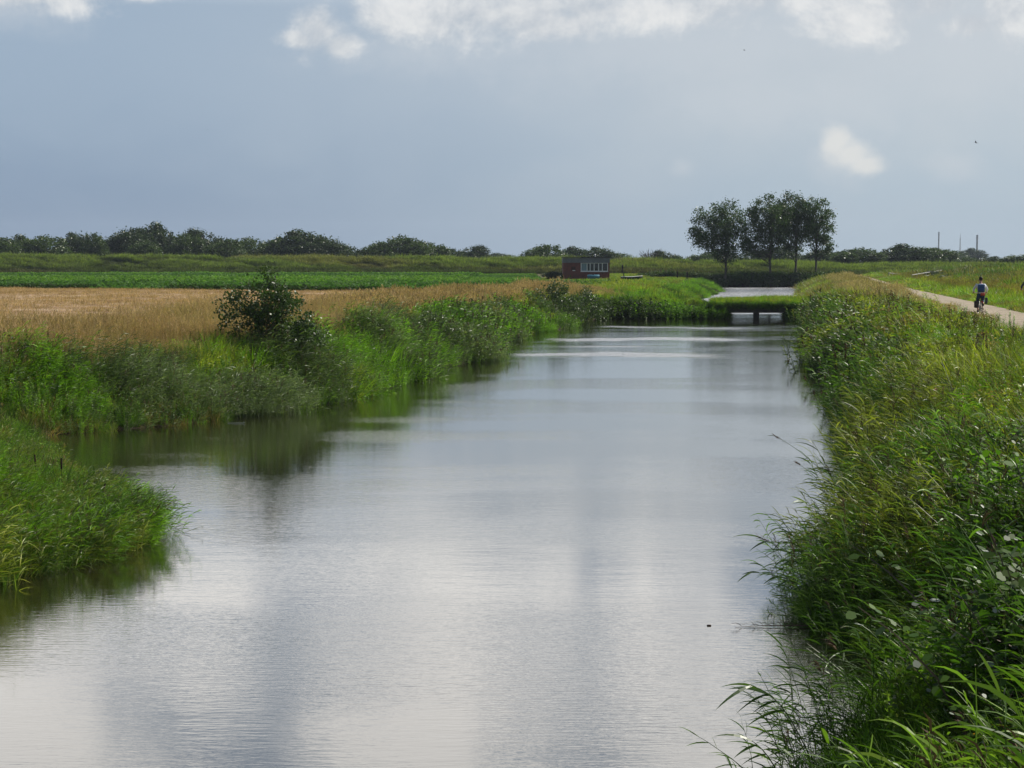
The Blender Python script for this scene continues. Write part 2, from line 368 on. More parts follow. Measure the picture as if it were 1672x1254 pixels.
py = np.concatenate([np.arange(-10, 130, 1.5), np.arange(130, 316, 4)])
PW = np.linspace(6.7, 10.1, 7)
PX = XR(py)[:, None] + PW[None, :] + .25 * (vnoise(py, py * 0, 7)[:, None] - .5)
PY = np.repeat(py[:, None], 7, 1)
tag(grid_obj('path', PX, PY, height(PX, PY) + .035 + .03 * np.sin((PW - 6.7) / 3.4 * math.pi)[None, :], path_mat()), kind='structure')
FIELD_L = lambda y: XL(y) - 10.0
def far_edge(x): return 137.5 - .43 * (x - 1.7) * (x < 1.7)      # stubble ends, beet begins
fy = np.linspace(18, 160, 110); tt = np.linspace(0, 1, 30)
FX = (FIELD_L(fy)[:, None]) * (1 - tt) + (-140) * tt; FYg = 18 + (fy[:, None] - 18) / 142 * (far_edge(FX) - 18)
FX = FX - 2 * 0
tag(grid_obj('stubble_field', FX, FYg, np.maximum(height(FX, FYg), 1.5) + .05, stubble_mat()), kind='structure')

# ------------------------------------------------------------------ plants to scatter (prototypes stay out of the scene)
rr = random.uniform
def proto_reed(n, plume=.35, bias=(1, 0), hgt=1.6, withered=.0, lean=.25, wide=1.0, nl=None, spread=.28):
    b = MB()
    for _ in range(n):
        px, pyy = random.gauss(0, spread), random.gauss(0, spread); H = hgt * rr(.75, 1.12)
        lx, ly = bias[0] * lean * rr(.2, 1.4) + random.gauss(0, .10), bias[1] * lean + random.gauss(0, .12)
        pts = [Vector((px + lx * H * t ** 1.7, pyy + ly * H * t ** 1.7, H * t * (1 - .06 * t))) for t in (0, .3, .6, .85, 1)]
        b.tube(pts, [.006 * wide, .006 * wide, .005 * wide, .004 * wide, .0015], 3, 0, rr(.3, .9), cap=False)
        k = nl or random.randint(9, 13)
        for j in range(k):
            t = .26 + .74 * j / k; q = pts[0].lerp(pts[4], 0)
            for a_, b_, ta, tb in ((0, 1, 0, .3), (1, 2, .3, .6), (2, 3, .6, .85), (3, 4, .85, 1)):
                if ta <= t <= tb: q = pts[a_].lerp(pts[b_], (t - ta) / (tb - ta))
            an = (1 if j % 2 else -1) * .7 + random.gauss(0, .6)
            L = rr(.32, .56) * (1 - .35 * t) * (hgt / 1.6) ** .5; up = rr(.25, 1.0)
            m_, a_ = (0, rr(0, 1))
            if random.random() < withered: m_ = 1
            b.blade(q, (math.cos(an), math.sin(an), up), L, rr(.016, .026) * wide, (random.gauss(.25, .2), random.gauss(0, .15), -rr(.45, 1.25)), 4, m_, a_)
        if random.random() < plume:
            top = pts[4]
            for _j in range(11):
                b.blade(top + Vector((0, 0, -.02 * _j)), (lx + random.gauss(.3, .3), random.gauss(0, .35), 1.1), rr(.10, .2), .018 * wide, (.6, 0, -.9), 2, 2, rr(0, 1))
    return b.mesh('reed', [M['glossy_leaf'], M['dry'], M['plume']])
def proto_grass(n, L0, L1, w, r=.15, spread=.5, droop=.8, mat='leaf', seed=0.0, wind=.15, segs=3):
    b = MB()
    for _ in range(n):
        an = rr(0, 6.28); rad = r * math.sqrt(random.random()); L = rr(L0, L1)
        d = (math.cos(an) * spread * rr(.2, 1) + wind, math.sin(an) * spread * rr(.2, 1), 1)
        b.blade((math.cos(an) * rad, math.sin(an) * rad, -.02), d, L, w * rr(.7, 1.3), (d[0] * droop, d[1] * droop, -droop * rr(.2, 1.1)), segs, 0, rr(0, 1))
        if seed and random.random() < seed:
            q = Vector((math.cos(an) * rad, math.sin(an) * rad, 0)) + Vector(d).normalized() * L * .9
            for _k in range(5): b.blade(q + Vector((0, 0, -.03 * _k)), (random.gauss(wind, .4), random.gauss(0, .4), 1), rr(.05, .11), w * 1.4, (.2, 0, -.5), 2, 1, rr(0, 1))
    return b.mesh('grass', [M[mat], M['dry']])
def proto_herb(stems, H, leafL, leafW, mat='leaf', tip=None, tipn=14, spread=.16, pale=0):
    b = MB(); 
    for _ in range(stems):
        px, pyy = random.gauss(0, spread), random.gauss(0, spread); h = H * rr(.7, 1.1); lx, ly = random.gauss(.08, .12), random.gauss(0, .12)
        pts = [Vector((px + lx * h * t, pyy + ly * h * t, h * t)) for t in (0, .5, 1)]
        b.tube(pts, [.006, .004, .002], 3, 0, .4, cap=False); k = int(h / leafL * 3.2) + 4
        for j in range(k):
            t = .12 + .88 * j / k; q = pts[0].lerp(pts[2], t); an = j * 1.9 + random.gauss(0, .3)
            b.blade(q, (math.cos(an), math.sin(an), rr(.1, .7)), leafL * (1.15 - .5 * t), leafW, (0, 0, -rr(.4, 1.3)), 2, 2 if random.random() < pale else 0, rr(0, 1), belly=.45)
        if tip:
            for j in range(tipn):
                q = pts[2] + Vector((random.gauss(0, .02), random.gauss(0, .02), rr(-.16, .06))); b.leaf(q, .035, .03, 1, rr(0, 1))
    return b.mesh('herb', [M[mat], M[tip or 'dry'], M['pale']])
def proto_sucker(canes, H, pale=.16, leafL=.085):
    b = MB()
    for _ in range(canes):
        px, pyy = random.gauss(0, .2), random.gauss(0, .2); an = rr(0, 6.28); h = H * rr(.7, 1.2)
        lx, ly = math.cos(an) * .45 - .25, math.sin(an) * .45
        P = lambda t: Vector((px + lx * h * t ** 1.3, pyy + ly * h * t ** 1.3, h * (t - .22 * t * t)))
        b.tube([P(0), P(.4), P(.75), P(1)], [.008, .006, .004, .002], 3, 1, rr(.2, 1), cap=False)
        for j in range(24):
            t = .15 + .85 * j / 24; q = P(t) + Vector((random.gauss(0, .05), random.gauss(0, .05), random.gauss(0, .04)))
            Lf = leafL * rr(.7, 1.25); d = Vector((random.gauss(0, 1), random.gauss(0, 1), random.gauss(.2, .5))).normalized()
            sd_ = d.cross(Vector((random.gauss(0, .4), random.gauss(0, .4), 1))).normalized(); i = len(b.v)
            m_ = 2 if random.random() < pale else 0
            b.v += [tuple(q), tuple(q + d * Lf * .3 + sd_ * Lf * .42), tuple(q + d * Lf * .75 + sd_ * Lf * .34), tuple(q + d * Lf * 1.05), tuple(q + d * Lf * .75 - sd_ * Lf * .34), tuple(q + d * Lf * .3 - sd_ * Lf * .42)]
            b.f += [(i, i + 1, i + 2, i + 3), (i, i + 3, i + 4, i + 5)]; aa = rr(0, 1); b.m += [m_, m_]; b.a += [aa, aa]
    return b.mesh('sucker', [M['leaf'], M['cane'], M['pale']])
def proto_beet():
    b = MB()
    for _ in range(16):
        an = rr(0, 6.28); rad = rr(.05, .35); d = (math.cos(an), math.sin(an), rr(.5, 1.8))
        b.blade((math.cos(an) * rad, math.sin(an) * rad, .05), d, rr(.3, .5), rr(.12, .2), (d[0] * .3, d[1] * .3, -.9), 3, 0, rr(0, 1), belly=.5)
    return b.mesh('beet', [M['crop']])
def proto_dock():
    b = MB(); b.tube([(0, 0, 0), (.03, 0, .5), (.08, 0, 1.0)], [.008, .006, .003], 4, 0, .3, cap=False)
    for j in range(60):
        t = rr(.35, 1.0); b.leaf((.08 * t + random.gauss(0, .035), random.gauss(0, .035), t), .05, .035, 0, rr(0, .6))
    return b.mesh('dock', [M['plume']])
def proto_dead():
    b = MB()
    for _ in range(9):
        an = rr(0, 6.28); d = Vector((math.cos(an), math.sin(an), rr(.2, 1.2)))
        b.blade((random.gauss(0, .1), random.gauss(0, .1), 0), d, rr(.3, .6), rr(.02, .035), (0, 0, -rr(.5, 1.5)), 4, 0 if random.random() < .6 else 1, rr(0, 1))
    return b.mesh('withered', [M['orange'], M['leaf']])

def protos(name, meshes):
    c = bpy.data.collections.new(name)
    for i, me in enumerate(meshes):
        o = bpy.data.objects.new('%s_source_%02d' % (name, i), me); c.objects.link(o)
    return c
PC = {}
PC['reed'] = protos('reed', [proto_reed(5, .16) for _ in range(6)])
PC['reed_low'] = protos('reed low', [proto_reed(9, .03, hgt=1.1, lean=.5, nl=11, wide=.72) for _ in range(6)])
PC['reed_far'] = protos('reed far', [proto_reed(7, .22, wide=2.6, nl=7, spread=.4) for _ in range(5)])
PC['sedge'] = protos('sedge', [proto_grass(44, .45, 1.15, .015, .22, .55, 1.0, segs=4) for _ in range(6)])
PC['sedge_far'] = protos('sedge far', [proto_grass(34, .4, 1.0, .042, .4, .6, 1.1) for _ in range(5)])
PC['grass'] = protos('grass', [proto_grass(50, .25, .6, .009, .2, .7, 1.1, seed=.12) for _ in range(5)])
PC['grass_far'] = protos('grass far', [proto_grass(40, .25, .6, .035, .5, .7, 1.0) for _ in range(4)])
PC['dry'] = protos('dry', [proto_grass(60, .5, 1.0, .006, .28, .35, .7, 'dry', seed=.5, wind=.2) for _ in range(4)])
PC['dry_far'] = protos('dry far', [proto_grass(46, .45, .95, .022, .5, .35, .8, 'dry', seed=.4, wind=.2) for _ in range(4)])
PC['herb'] = protos('herb', [proto_herb(7, .6, .10, .028) for _ in range(3)] + [proto_herb(6, .5, .07, .035) for _ in range(2)])
PC['herb_far'] = protos('herb far', [proto_herb(9, .6, .16, .07, spread=.35) for _ in range(4)])
PC['sucker'] = protos('sucker', [proto_sucker(10, .7, .09, .052) for _ in range(6)])
PC['beet'] = protos('beet', [proto_beet() for _ in range(4)])
PC['dock'] = protos('dock', [proto_dock() for _ in range(3)])
PC['withered'] = protos('withered', [proto_dead() for _ in range(4)])
PC['pink'] = protos('pink', [proto_herb(3, .7, .07, .018, tip='pink', tipn=40) for _ in range(2)])
PC['white'] = protos('white', [proto_herb(2, .6, .06, .02, tip='white', tipn=16) for _ in range(2)])
PC['straw'] = protos('straw', [proto_grass(26, .08, .20, .010, .3, .5, .3, 'dry', wind=0, segs=2) for _ in range(3)])

def scatter_group():
    g = bpy.data.node_groups.new('scatter', 'GeometryNodeTree')
    g.interface.new_socket('Geometry', in_out='INPUT', socket_type='NodeSocketGeometry')
    g.interface.new_socket('Plants', in_out='INPUT', socket_type='NodeSocketCollection')
    g.interface.new_socket('Geometry', in_out='OUTPUT', socket_type='NodeSocketGeometry')
    n, l = g.nodes, g.links
    gi = n.new('NodeGroupInput'); go = n.new('NodeGroupOutput'); ip = n.new('GeometryNodeInstanceOnPoints'); ci = n.new('GeometryNodeCollectionInfo')
    ci.inputs['Separate Children'].default_value = True; ci.inputs['Reset Children'].default_value = True
    ip.inputs['Pick Instance'].default_value = True
    l.new(gi.outputs[0], ip.inputs['Points']); l.new(gi.outputs[1], ci.inputs[0]); l.new(ci.outputs[0], ip.inputs['Instance'])
    def att(nm, ty):
        a = n.new('GeometryNodeInputNamedAttribute'); a.data_type = ty; a.inputs[0].default_value = nm; return a.outputs[0]
    er = n.new('FunctionNodeEulerToRotation'); l.new(att('rot', 'FLOAT_VECTOR'), er.inputs[0]); l.new(er.outputs[0], ip.inputs['Rotation'])
    l.new(att('pick', 'INT'), ip.inputs['Instance Index']); l.new(att('size', 'FLOAT_VECTOR'), ip.inputs['Scale'])
    l.new(ip.outputs[0], go.inputs[0]); return g
SG = scatter_group()
def in_view(x, y, m=3.0): return (np.abs(x) < .315 * y + m) & (y > 3)
def scatter(name, kind, x, y, size, rotz, tint, tilt=.12, z=None, label=None, cat=None, hs=None, clump=.75):
    n = len(x); z = height(x, y) if z is None else z
    size = size * (1 + clump * (fbm(x + 50, y - 20, 1.3 + y.mean() * .018) - .5) * 2)
    me = bpy.data.meshes.new(name); me.vertices.add(n); me.vertices.foreach_set('co', np.stack([x, y, z], 1).astype('f').ravel())
    def put(nm, ty, fld, arr): a = me.attributes.new(nm, ty, 'POINT'); a.data.foreach_set(fld, np.ascontiguousarray(arr).ravel())
    put('rot', 'FLOAT_VECTOR', 'vector', np.stack([rng.normal(0, tilt, n), rng.normal(0, tilt, n), rotz], 1).astype('f'))
    hs = rng.uniform(.85, 1.15, n) if hs is None else hs
    put('size', 'FLOAT_VECTOR', 'vector', np.stack([size, size, size * hs], 1).astype('f'))
    put('pick', 'INT', 'value', rng.integers(0, 60, n).astype('i') % len(PC[kind].objects))
    put('tint', 'FLOAT_COLOR', 'color', np.concatenate([np.clip(tint, 0, 1), np.ones((n, 1))], 1).astype('f'))
    o = bpy.data.objects.new(name, me); C.objects.link(o); md = o.modifiers.new('scatter', 'NODES'); md.node_group = SG
    md[[s for s in SG.interface.items_tree if s.name == 'Plants'][0].identifier] = PC[kind]
    return tag(o, label, cat, kind='stuff')
def band_pts(side, y0, y1, s0, s1, dens, d0=40, p=1.0, extra=None):
    """random points between two distances inland (s0..s1) along a bank; density (per m2) thins with distance beyond d0"""
    N = 4000; yy = np.linspace(y0, y1, N); w = np.minimum(1, (d0 / np.maximum(yy, 1)) ** p); cdf = np.cumsum(w); tot = cdf[-1] * (y1 - y0) / N * (s1 - s0) * dens
    n = int(tot); y = np.interp(rng.random(n), cdf / cdf[-1], yy); s = rng.uniform(s0, s1, n)
    x = XR(y) + s if side == 'R' else XL(y) - s
    wb = wobble(x, y) * (1 - sstep(s, 3, 8)); x = x - wb if side == 'R' else x + wb
    k = in_view(x, y); x, y, s = x[k], y[k], s[k]
    if extra is not None: k = extra(x, y, s); x, y, s = x[k], y[k], s[k]
    return x, y, s
def tints(x, y, cols, sc=2.5, jit=.24, seed=0):
    c = tints_(x, y, cols, sc, jit, seed)
    near = ((1 - sstep(y, 13, 22)) * (x > 0) * .65)[:, None]; return c * (1 - near) + near * np.array([[.065, .15, .014]]) * (c.mean(1) / .09)[:, None].clip(.5, 1.6)
def tints_(x, y, cols, sc=2.5, jit=.24, seed=0):
    cols = np.array(cols); t = np.clip((fbm(x + seed * 31, y + seed * 17, sc * .8) - .28) / .44 + rng.normal(0, .16, len(x)), 0, .9999) * (len(cols) - 1)
    i = t.astype(int); f = (t - i)[:, None]; c = cols[i] * (1 - f) + cols[np.minimum(i + 1, len(cols) - 1)] * f
    return c * (1 + rng.normal(0, jit, len(x)))[:, None].clip(.4, 1.8)
GREEN = (.078, .165, .016); BRIGHT = (.125, .26, .014); REED = (.065, .105, .034); GREY = (.105, .150, .070); OLIVE = (.14, .165, .028)
YEL = (.22, .255, .028); TAN = (.30, .22, .145); BROWN = (.16, .115, .055); DARK = (.035, .068, .014)
ones = np.ones
def rot_to(n, a, sp=.9): return rng.normal(a, sp, n)
def keep(mask, *arr): return [a[mask] for a in arr]

# left bank ---------------------------------------------------------
def reed_patch(x, y, s): return fbm(x, y, 7) + rng.normal(0, .06, len(x)) > .38
x, y, s = band_pts('L', 41, 126, -.25, 2.9, 17, 50, 1.1, reed_patch)
k = y < 75
scatter('reeds', 'reed', *keep(k, x, y), rng.uniform(.72, 1.0, k.sum()) * (.62 + .16 * sstep(y[k], 44, 52) - .10 * sstep(y[k], 58, 72)), rot_to(k.sum(), 0, .8), tints(x[k], y[k], [REED, GREY, DARK, REED, GREEN, BRIGHT], 2.6), clump=.9, label='tall grey-green reeds along the near half of the left bank', cat='reeds')
k = ~k
scatter('reeds', 'reed_far', *keep(k, x, y), rng.uniform(.42, .66, k.sum()), rot_to(k.sum(), 0, .8), tints(x[k], y[k], [REED, GREY, BRIGHT, DARK, GREEN], 3), clump=.9, label='distant reeds along the left bank toward the bridge', cat='reeds')
x, y, s = band_pts('L', 41, 126, -.1, 3.4, 13, 55, 1.1, lambda x, y, s: fbm(x, y, 7) + rng.normal(0, .07, len(x)) < .50)
k = y < 75
scatter('leafy_herbs', 'herb', *keep(k, x, y), rng.uniform(.7, 1.25, k.sum()), rot_to(k.sum(), 0, 3), tints(x[k], y[k], [BRIGHT, GREY, GREEN, DARK, REED], 2, seed=41), clump=.8, tilt=.2, label='leafy green waterside herbs mixed into the near left bank', cat='herbs')
k = ~k
scatter('leafy_herbs', 'herb_far', *keep(k, x, y), rng.uniform(.55, .95, k.sum()), rot_to(k.sum(), 0, 3), tints(x[k], y[k], [BRIGHT, GREY, GREEN, DARK, YEL], 3, seed=41), clump=.8, tilt=.2, label='leafy green herbs along the far part of the left bank', cat='herbs')
x, y, s = band_pts('L', 41, 126, -.1, 3.6, 12, 50, 1.1, lambda x, y, s: fbm(x, y, 7) + rng.normal(0, .07, len(x)) < .45)
k = y < 70
scatter('sedge', 'sedge', *keep(k, x, y), rng.uniform(.9, 1.35, k.sum()) * (.62 + .06 * sstep(y[k], 44, 56)), rot_to(k.sum(), 0, 1.2), tints(x[k], y[k], [BRIGHT, GREEN, BRIGHT, OLIVE], 3, seed=1), clump=.9, tilt=.25, label='bright green sedge among the reeds on the left bank', cat='sedge')
k = ~k
scatter('sedge', 'sedge_far', *keep(k, x, y), rng.uniform(.45, .75, k.sum()), rot_to(k.sum(), 0, 1.2), tints(x[k], y[k], [BRIGHT, OLIVE, GREEN, YEL], 4, seed=1), clump=.9, label='far green sedge on the left bank toward the bridge', cat='sedge')
x, y, s = band_pts('L', 38, 150, 1.6, 3.8, 12, 50, 1.1)
scatter('herbs', 'herb', x, y, rng.uniform(.55, .85, len(x)), rot_to(len(x), 0, 3), tints(x, y, [OLIVE, YEL, BRIGHT, BROWN], 3, seed=2), label='mixed olive and brown herbs behind the left reeds', cat='herbs')
x, y, s = band_pts('L', 36, 145, 2.0, 10.8, 14, 50, 1.0, lambda x, y, s: rng.random(len(x)) < np.clip((s - 2.0) / 1.5, 0, 1))
k = y < 70
DT = [TAN, (.36, .27, .18), (.25, .175, .105), (.28, .22, .12)]
scatter('dry_grass', 'dry', *keep(k, x, y), rng.uniform(.75, 1.1, k.sum()), rot_to(k.sum(), 0, 1), tints(x[k], y[k], DT, 5, seed=3), label='tall dry tan grass between the left reeds and the stubble', cat='dry grass')
k = ~k
scatter('dry_grass', 'dry_far', *keep(k, x, y), rng.uniform(.7, 1.0, k.sum()), rot_to(k.sum(), 0, 1), tints(x[k], y[k], DT, 6, seed=3), label='distant strip of dry reddish grass along the stubble edge', cat='dry grass')
# rounded reed and herb mounds standing out along the left waterline
mx, my, ms, mt_, mk = [], [], [], [], []
for (px, yy, rad, sz, tn) in [(35, 43.2, 1.3, .80, BRIGHT), (105, 42.6, 1.0, .62, BRIGHT), (245, 44.6, 1.2, .70, GREY), (335, 45.6, 1.1, .66, GREY), (425, 47.0, 1.3, .86, GREY), (500, 50.5, 1.1, .74, REED), (565, 57.5, 1.1, .66, BRIGHT),
                              (612, 60.0, 1.3, 1.0, GREY), (655, 65.0, 1.2, .84, REED), (740, 71.5, 1.7, .92, GREY), (770, 81, 1.3, .72, BRIGHT), (808, 90, 1.4, .82, GREY), (850, 101, 1.7, .86, BRIGHT), (870, 108, 1.5, .8, REED)]:
    n = int(95 * rad ** 2 * (1 if yy < 75 else .6)); r_ = rad * np.sqrt(rng.random(n)) ; a = rng.uniform(0, 6.283, n); xx = at(px, yy) + r_ * np.cos(a) * 1.15; yv = yy + r_ * np.sin(a)
    mx.append(xx); my.append(yv); ms.append(sz * (1 - .55 * (r_ / rad) ** 2) * rng.uniform(.8, 1.15, n)); mt_.append(np.array([tn]) * (1 + rng.normal(0, .22, n))[:, None]); 
mx, my, ms, mt_ = np.concatenate(mx), np.concatenate(my), np.concatenate(ms), np.concatenate(mt_)
k = my < 64
scatter('reed_mounds', 'reed', mx[k], my[k], ms[k], rot_to(k.sum(), 0, 1.0), mt_[k], tilt=.22, clump=.1, z=np.maximum(height(mx[k], my[k]), 0), label='rounded grey-green reed mounds bulging over the left waterline', cat='reeds')
k = ~k
scatter('reed_mounds', 'reed_far', mx[k], my[k], ms[k] * .85, rot_to(k.sum(), 0, 1.0), mt_[k], tilt=.22, clump=.1, z=np.maximum(height(mx[k], my[k]), 0), label='farther rounded reed mounds along the left waterline', cat='reeds')
# left promontory
x, y, s = band_pts('L', 17, 36, -.2, 4.5, 60, 60, 1)
scatter('low_reeds', 'reed_low', x, y, rng.uniform(.46, .68, len(x)) * (1 - .42 * sstep(y, 25, 31)), rot_to(len(x), 0, .7), tints(x, y, [GREEN, OLIVE, DARK, BRIGHT], 1.4, seed=4), tilt=.2, label='low lush reeds on the near left point reaching into the water', cat='reeds')
x, y, s = band_pts('L', 17, 38, .5, 4.5, 40, 60, 1)
scatter('sedge', 'sedge', x, y, rng.uniform(.5, .78, len(x)) * (1 - .4 * sstep(y, 25, 31)), rot_to(len(x), 0, 1.2), tints(x, y, [BRIGHT, GREEN, BRIGHT], 2, seed=5), tilt=.2, label='bright sedge leaning on the near left point', cat='sedge')
# stubble straw and beet crop
n = 26000; y = 30 + 130 * rng.random(n) ** .8; x = rng.uniform(-60, 5, n); k = (x < FIELD_L(y) + .6) & in_view(x, y) & (y < far_edge(x)); x, y = x[k], y[k]
y = np.round(y / .5) * .5 + rng.normal(0, .06, len(y)); k = (y < far_edge(x)); x, y = x[k], y[k]
scatter('straw_stubble', 'straw', x, y, rng.uniform(.8, 1.3, len(x)), rot_to(len(x), 0, 3), tints(x, y, [(.25, .17, .105), (.35, .255, .165), (.30, .21, .13)], 4, seed=6), z=np.maximum(height(x, y), 1.5) + .04, label='short straw stubble standing in the harvested field', cat='stubble')
n = 90000; y = rng.uniform(136, 326, n); x = rng.uniform(-112, 40, n)
k = in_view(x, y, 2) & (y > far_edge(x) + .3) & (x < FIELD_L(y) - 1 + 3 * (y > 170)) & ~((x > 4) & (y > 224)) & (rng.random(n) < np.clip(170 / y, .4, 1)); x, y = x[k], y[k]
bandc = .5 + .5 * np.sin(y / 17.0 + 1.2) + rng.normal(0, .1, len(y))
ct = np.where((bandc > .35)[:, None], np.array([[.085, .175, .030]]), np.array([[.050, .115, .028]])) * (1 + rng.normal(0, .07, len(x)))[:, None]
ct = np.where((y - far_edge(x) < 4)[:, None] & (fbm(x, y, 12) > .5)[:, None], np.array([[.022, .045, .012]]), ct)
scatter('beet_crop', 'beet', x, y, rng.uniform(.8, 1.15, len(x)) * (1 - .5 * ((x > -6) & (y > 190))), rot_to(len(x), 0, 3), ct, label='green leafy crop filling the field beyond the stubble', cat='crop')

# causeway and bridge banks ----------------------------------------
def area(n, x0, x1, y0, y1, cond=None, smin=-.1):
    x = rng.uniform(x0, x1, n); y = rng.uniform(y0, y1, n); k = (inland(x, y) > smin) & in_view(x, y)
    if cond is not None: k &= cond(x, y)
    return x[k], y[k]
x, y = area(4200, 4, 24, 123, 131.5, lambda x, y: x < XR(y) + 1)
scatter('causeway_grass', 'sedge_far', x, y, rng.uniform(.34, .62, len(x)) * (.35 + 1.3 * fbm(x, y, 1.8)), rot_to(len(x), -1.6, 1), tints(x, y, [BRIGHT, OLIVE, GREEN, DARK], 2.2, seed=7), tilt=.3, label='thick green grass covering the causeway up to the small bridge', cat='grass')
x, y = area(12000, 4, 42, 131, 330, lambda x, y: (x < XL(y) + .3) & (x > FIELD_L(y) - 1 - 14 * (y > 210)))
scatter('meadow_grass', 'grass_far', x, y, rng.uniform(.7, 1.2, len(x)) * (1 - .55 * sstep(y, 190, 215)), rot_to(len(x), 0, 3), tints(x, y, [YEL, OLIVE, BRIGHT, (.24, .20, .05), GREEN], 8, seed=8), label='yellow-green meadow beyond the causeway and round the brick building', cat='grass')
x, y, s = band_pts('L', 132, 262, -.4, 3.0, 8, 200, 1)
scatter('bank_grass', 'sedge_far', x, y, rng.uniform(.38, .65, len(x)), rot_to(len(x), 0, 2), tints(x, y, [GREEN, BRIGHT, DARK], 5, seed=9), label='green waterside grass beside the far stretch of water', cat='grass')
# right bank ---------------------------------------------------------
x, y, s = band_pts('R', 7, 124, -.30, 1.6, 26, 30, 1.0, lambda x, y, s: (rng.random(len(x)) < np.where((y > 14.6) & (y < 17.4), .10, .95)) & (fbm(x, y, 5) > .33))
k = y < 45
scatter('reeds', 'reed', *keep(k, x, y), rng.uniform(.50, .82, k.sum()), rot_to(k.sum(), math.pi, .75), tints(x[k], y[k], [REED, DARK, GREEN, DARK, OLIVE], 2, seed=10), tilt=.18, label='dark reeds hanging over the water from the right bank', cat='reeds')
k = ~k
scatter('reeds', 'reed_far', *keep(k, x, y), rng.uniform(.5, .8, k.sum()), rot_to(k.sum(), math.pi, .75), tints(x[k], y[k], [REED, DARK, GREEN, OLIVE], 3, seed=10), label='far reeds along the right waterline toward the bridge', cat='reeds')
def thick(x, y, s): return (fbm(x, y, 2.2) + .035 * (s - 2.5) + .26 * np.exp(-((y - 16.5) / 5.5) ** 2) - .08 > .43) & (y < 25) & (s > 1.3)
x, y, s = band_pts('R', 6, 124, .5, 5.0, 17, 28, 1.1, lambda x, y, s: ~thick(x, y, s) | (rng.random(len(x)) < .15))
k = y < 42
scatter('tall_grass', 'sedge', *keep(k, x, y), rng.uniform(.55, .95, k.sum()), rot_to(k.sum(), math.pi, 1.3), tints(x[k], y[k], [GREEN, OLIVE, YEL, DARK, BROWN, OLIVE], 1.3, seed=11), tilt=.22, label='long green grass on the slope of the near right bank', cat='grass')
k = ~k
scatter('tall_grass', 'sedge_far', *keep(k, x, y), rng.uniform(.55, .9, k.sum()), rot_to(k.sum(), math.pi, 1.3), tints(x[k], y[k], [OLIVE, YEL, DARK, GREEN, BROWN], 2, seed=11), tilt=.22, label='distant long grass on the slope of the right bank', cat='grass')
x, y, s = band_pts('R', 10, 124, .8, 6.6, 30, 36, 1.1, lambda x, y, s: (~thick(x, y, s) | (rng.random(len(x)) < .12)) & (s < 4.8 - .9 * (y > 80)) | (rng.random(len(x)) < .2))
k = y < 48
scatter('herbs', 'herb', *keep(k, x, y), rng.uniform(.55, 1.05, k.sum()) * (1 - .4 * sstep(s[k], 4, 6)), rot_to(k.sum(), 0, 3), tints(x[k], y[k], [OLIVE, DARK, BROWN, YEL, GREEN, OLIVE], 1.2, seed=12), tilt=.2, label='tangled olive herbs covering the right bank', cat='herbs')
k = ~k
scatter('herbs', 'herb_far', *keep(k, x, y), rng.uniform(.5, .9, k.sum()) * (1 - .5 * sstep(s[k], 4, 6)), rot_to(k.sum(), 0, 3), tints(x[k], y[k], [OLIVE, YEL, DARK, BROWN, GREEN], 2.0, seed=12), label='far herbs on the right bank toward the path bend', cat='herbs')
x, y, s = band_pts('R', 18, 130, 2.0, 6.7, 17, 40, 1.1)
scatter('grass', 'grass', x, y, rng.uniform(.7, 1.2, len(x)) * (1 - .5 * sstep(s, 4.2, 6.0)), rot_to(len(x), 0, 3), tints(x, y, [YEL, BRIGHT, DARK, OLIVE, YEL], 2.2, seed=13), label='yellow-green grass between the right bank herbs and the path', cat='grass')
x, y, s = band_pts('R', 40, 260, 3.9, 6.8, 20, 70, .8, lambda x, y, s: rng.random(len(x)) < .4 + .6 * (y > 70))
scatter('dry_grass', 'dry_far', x, y, rng.uniform(.30, .46, len(x)) * (1 + 1.0 * sstep(y, 104, 128)), rot_to(len(x), 0, 3), tints(x, y, [(.30, .24, .155), (.37, .30, .20), (.24, .21, .09)], 5, seed=14), label='pale dry verge grass on the canal side of the path', cat='dry grass')
x, y, s = band_pts('R', 40, 300, 10.2, 24, 5, 80, .8)
scatter('verge_grass', 'grass_far', x, y, rng.uniform(.8, 1.3, len(x)) * (.45 + .55 * sstep(s, 10.2, 12.5)), rot_to(len(x), 0, 3), tints(x, y, [YEL, BRIGHT, OLIVE, (.17, .15, .05)], 5, seed=15), label='green verge grass on the far side of the path', cat='grass')
x, y, s = band_pts('R', 60, 300, 14.5, 30, 2.2, 120, .8)
scatter('dry_grass', 'dry_far', x, y, rng.uniform(.7, 1.1, len(x)), rot_to(len(x), 0, 3), tints(x, y, [(.20, .15, .06), OLIVE, (.24, .17, .07), YEL], 6, seed=16), label='brownish seeding grass beyond the green verge of the path', cat='dry grass')
x, y, s = band_pts('R', 150, 330, 20, 75, 1.1, 250, .8)
scatter('rough_grass', 'grass_far', x, y, rng.uniform(1.2, 2.4, len(x)), rot_to(len(x), 0, 3), tints(x, y, [OLIVE, GREEN, DARK, (.12, .11, .04)], 14, seed=17), label='rough pasture at the right beneath the dike', cat='grass')
x, y, s = band_pts('R', 124, 262, -.4, 6.6, 4, 200, 1)
scatter('bank_grass', 'sedge_far', x, y, rng.uniform(.6, .95, len(x)), rot_to(len(x), math.pi, 2), tints(x, y, [OLIVE, BROWN, GREEN, YEL], 7, seed=18), label='grassy right bank beyond the small bridge', cat='grass')
x, y, s = band_pts('R', 14, 75, 1.4, 5.2, 3.4, 26, 1.2, lambda x, y, s: fbm(x + 9, y, 2.6) > .45)
scatter('slope_reeds', 'reed', x, y, rng.uniform(.42, .72, len(x)), rot_to(len(x), math.pi, .8), tints(x, y, [BRIGHT, GREEN, YEL, GREEN], 2, seed=42), tilt=.25, label='loose yellow-green reeds standing on the slope of the right bank', cat='reeds')
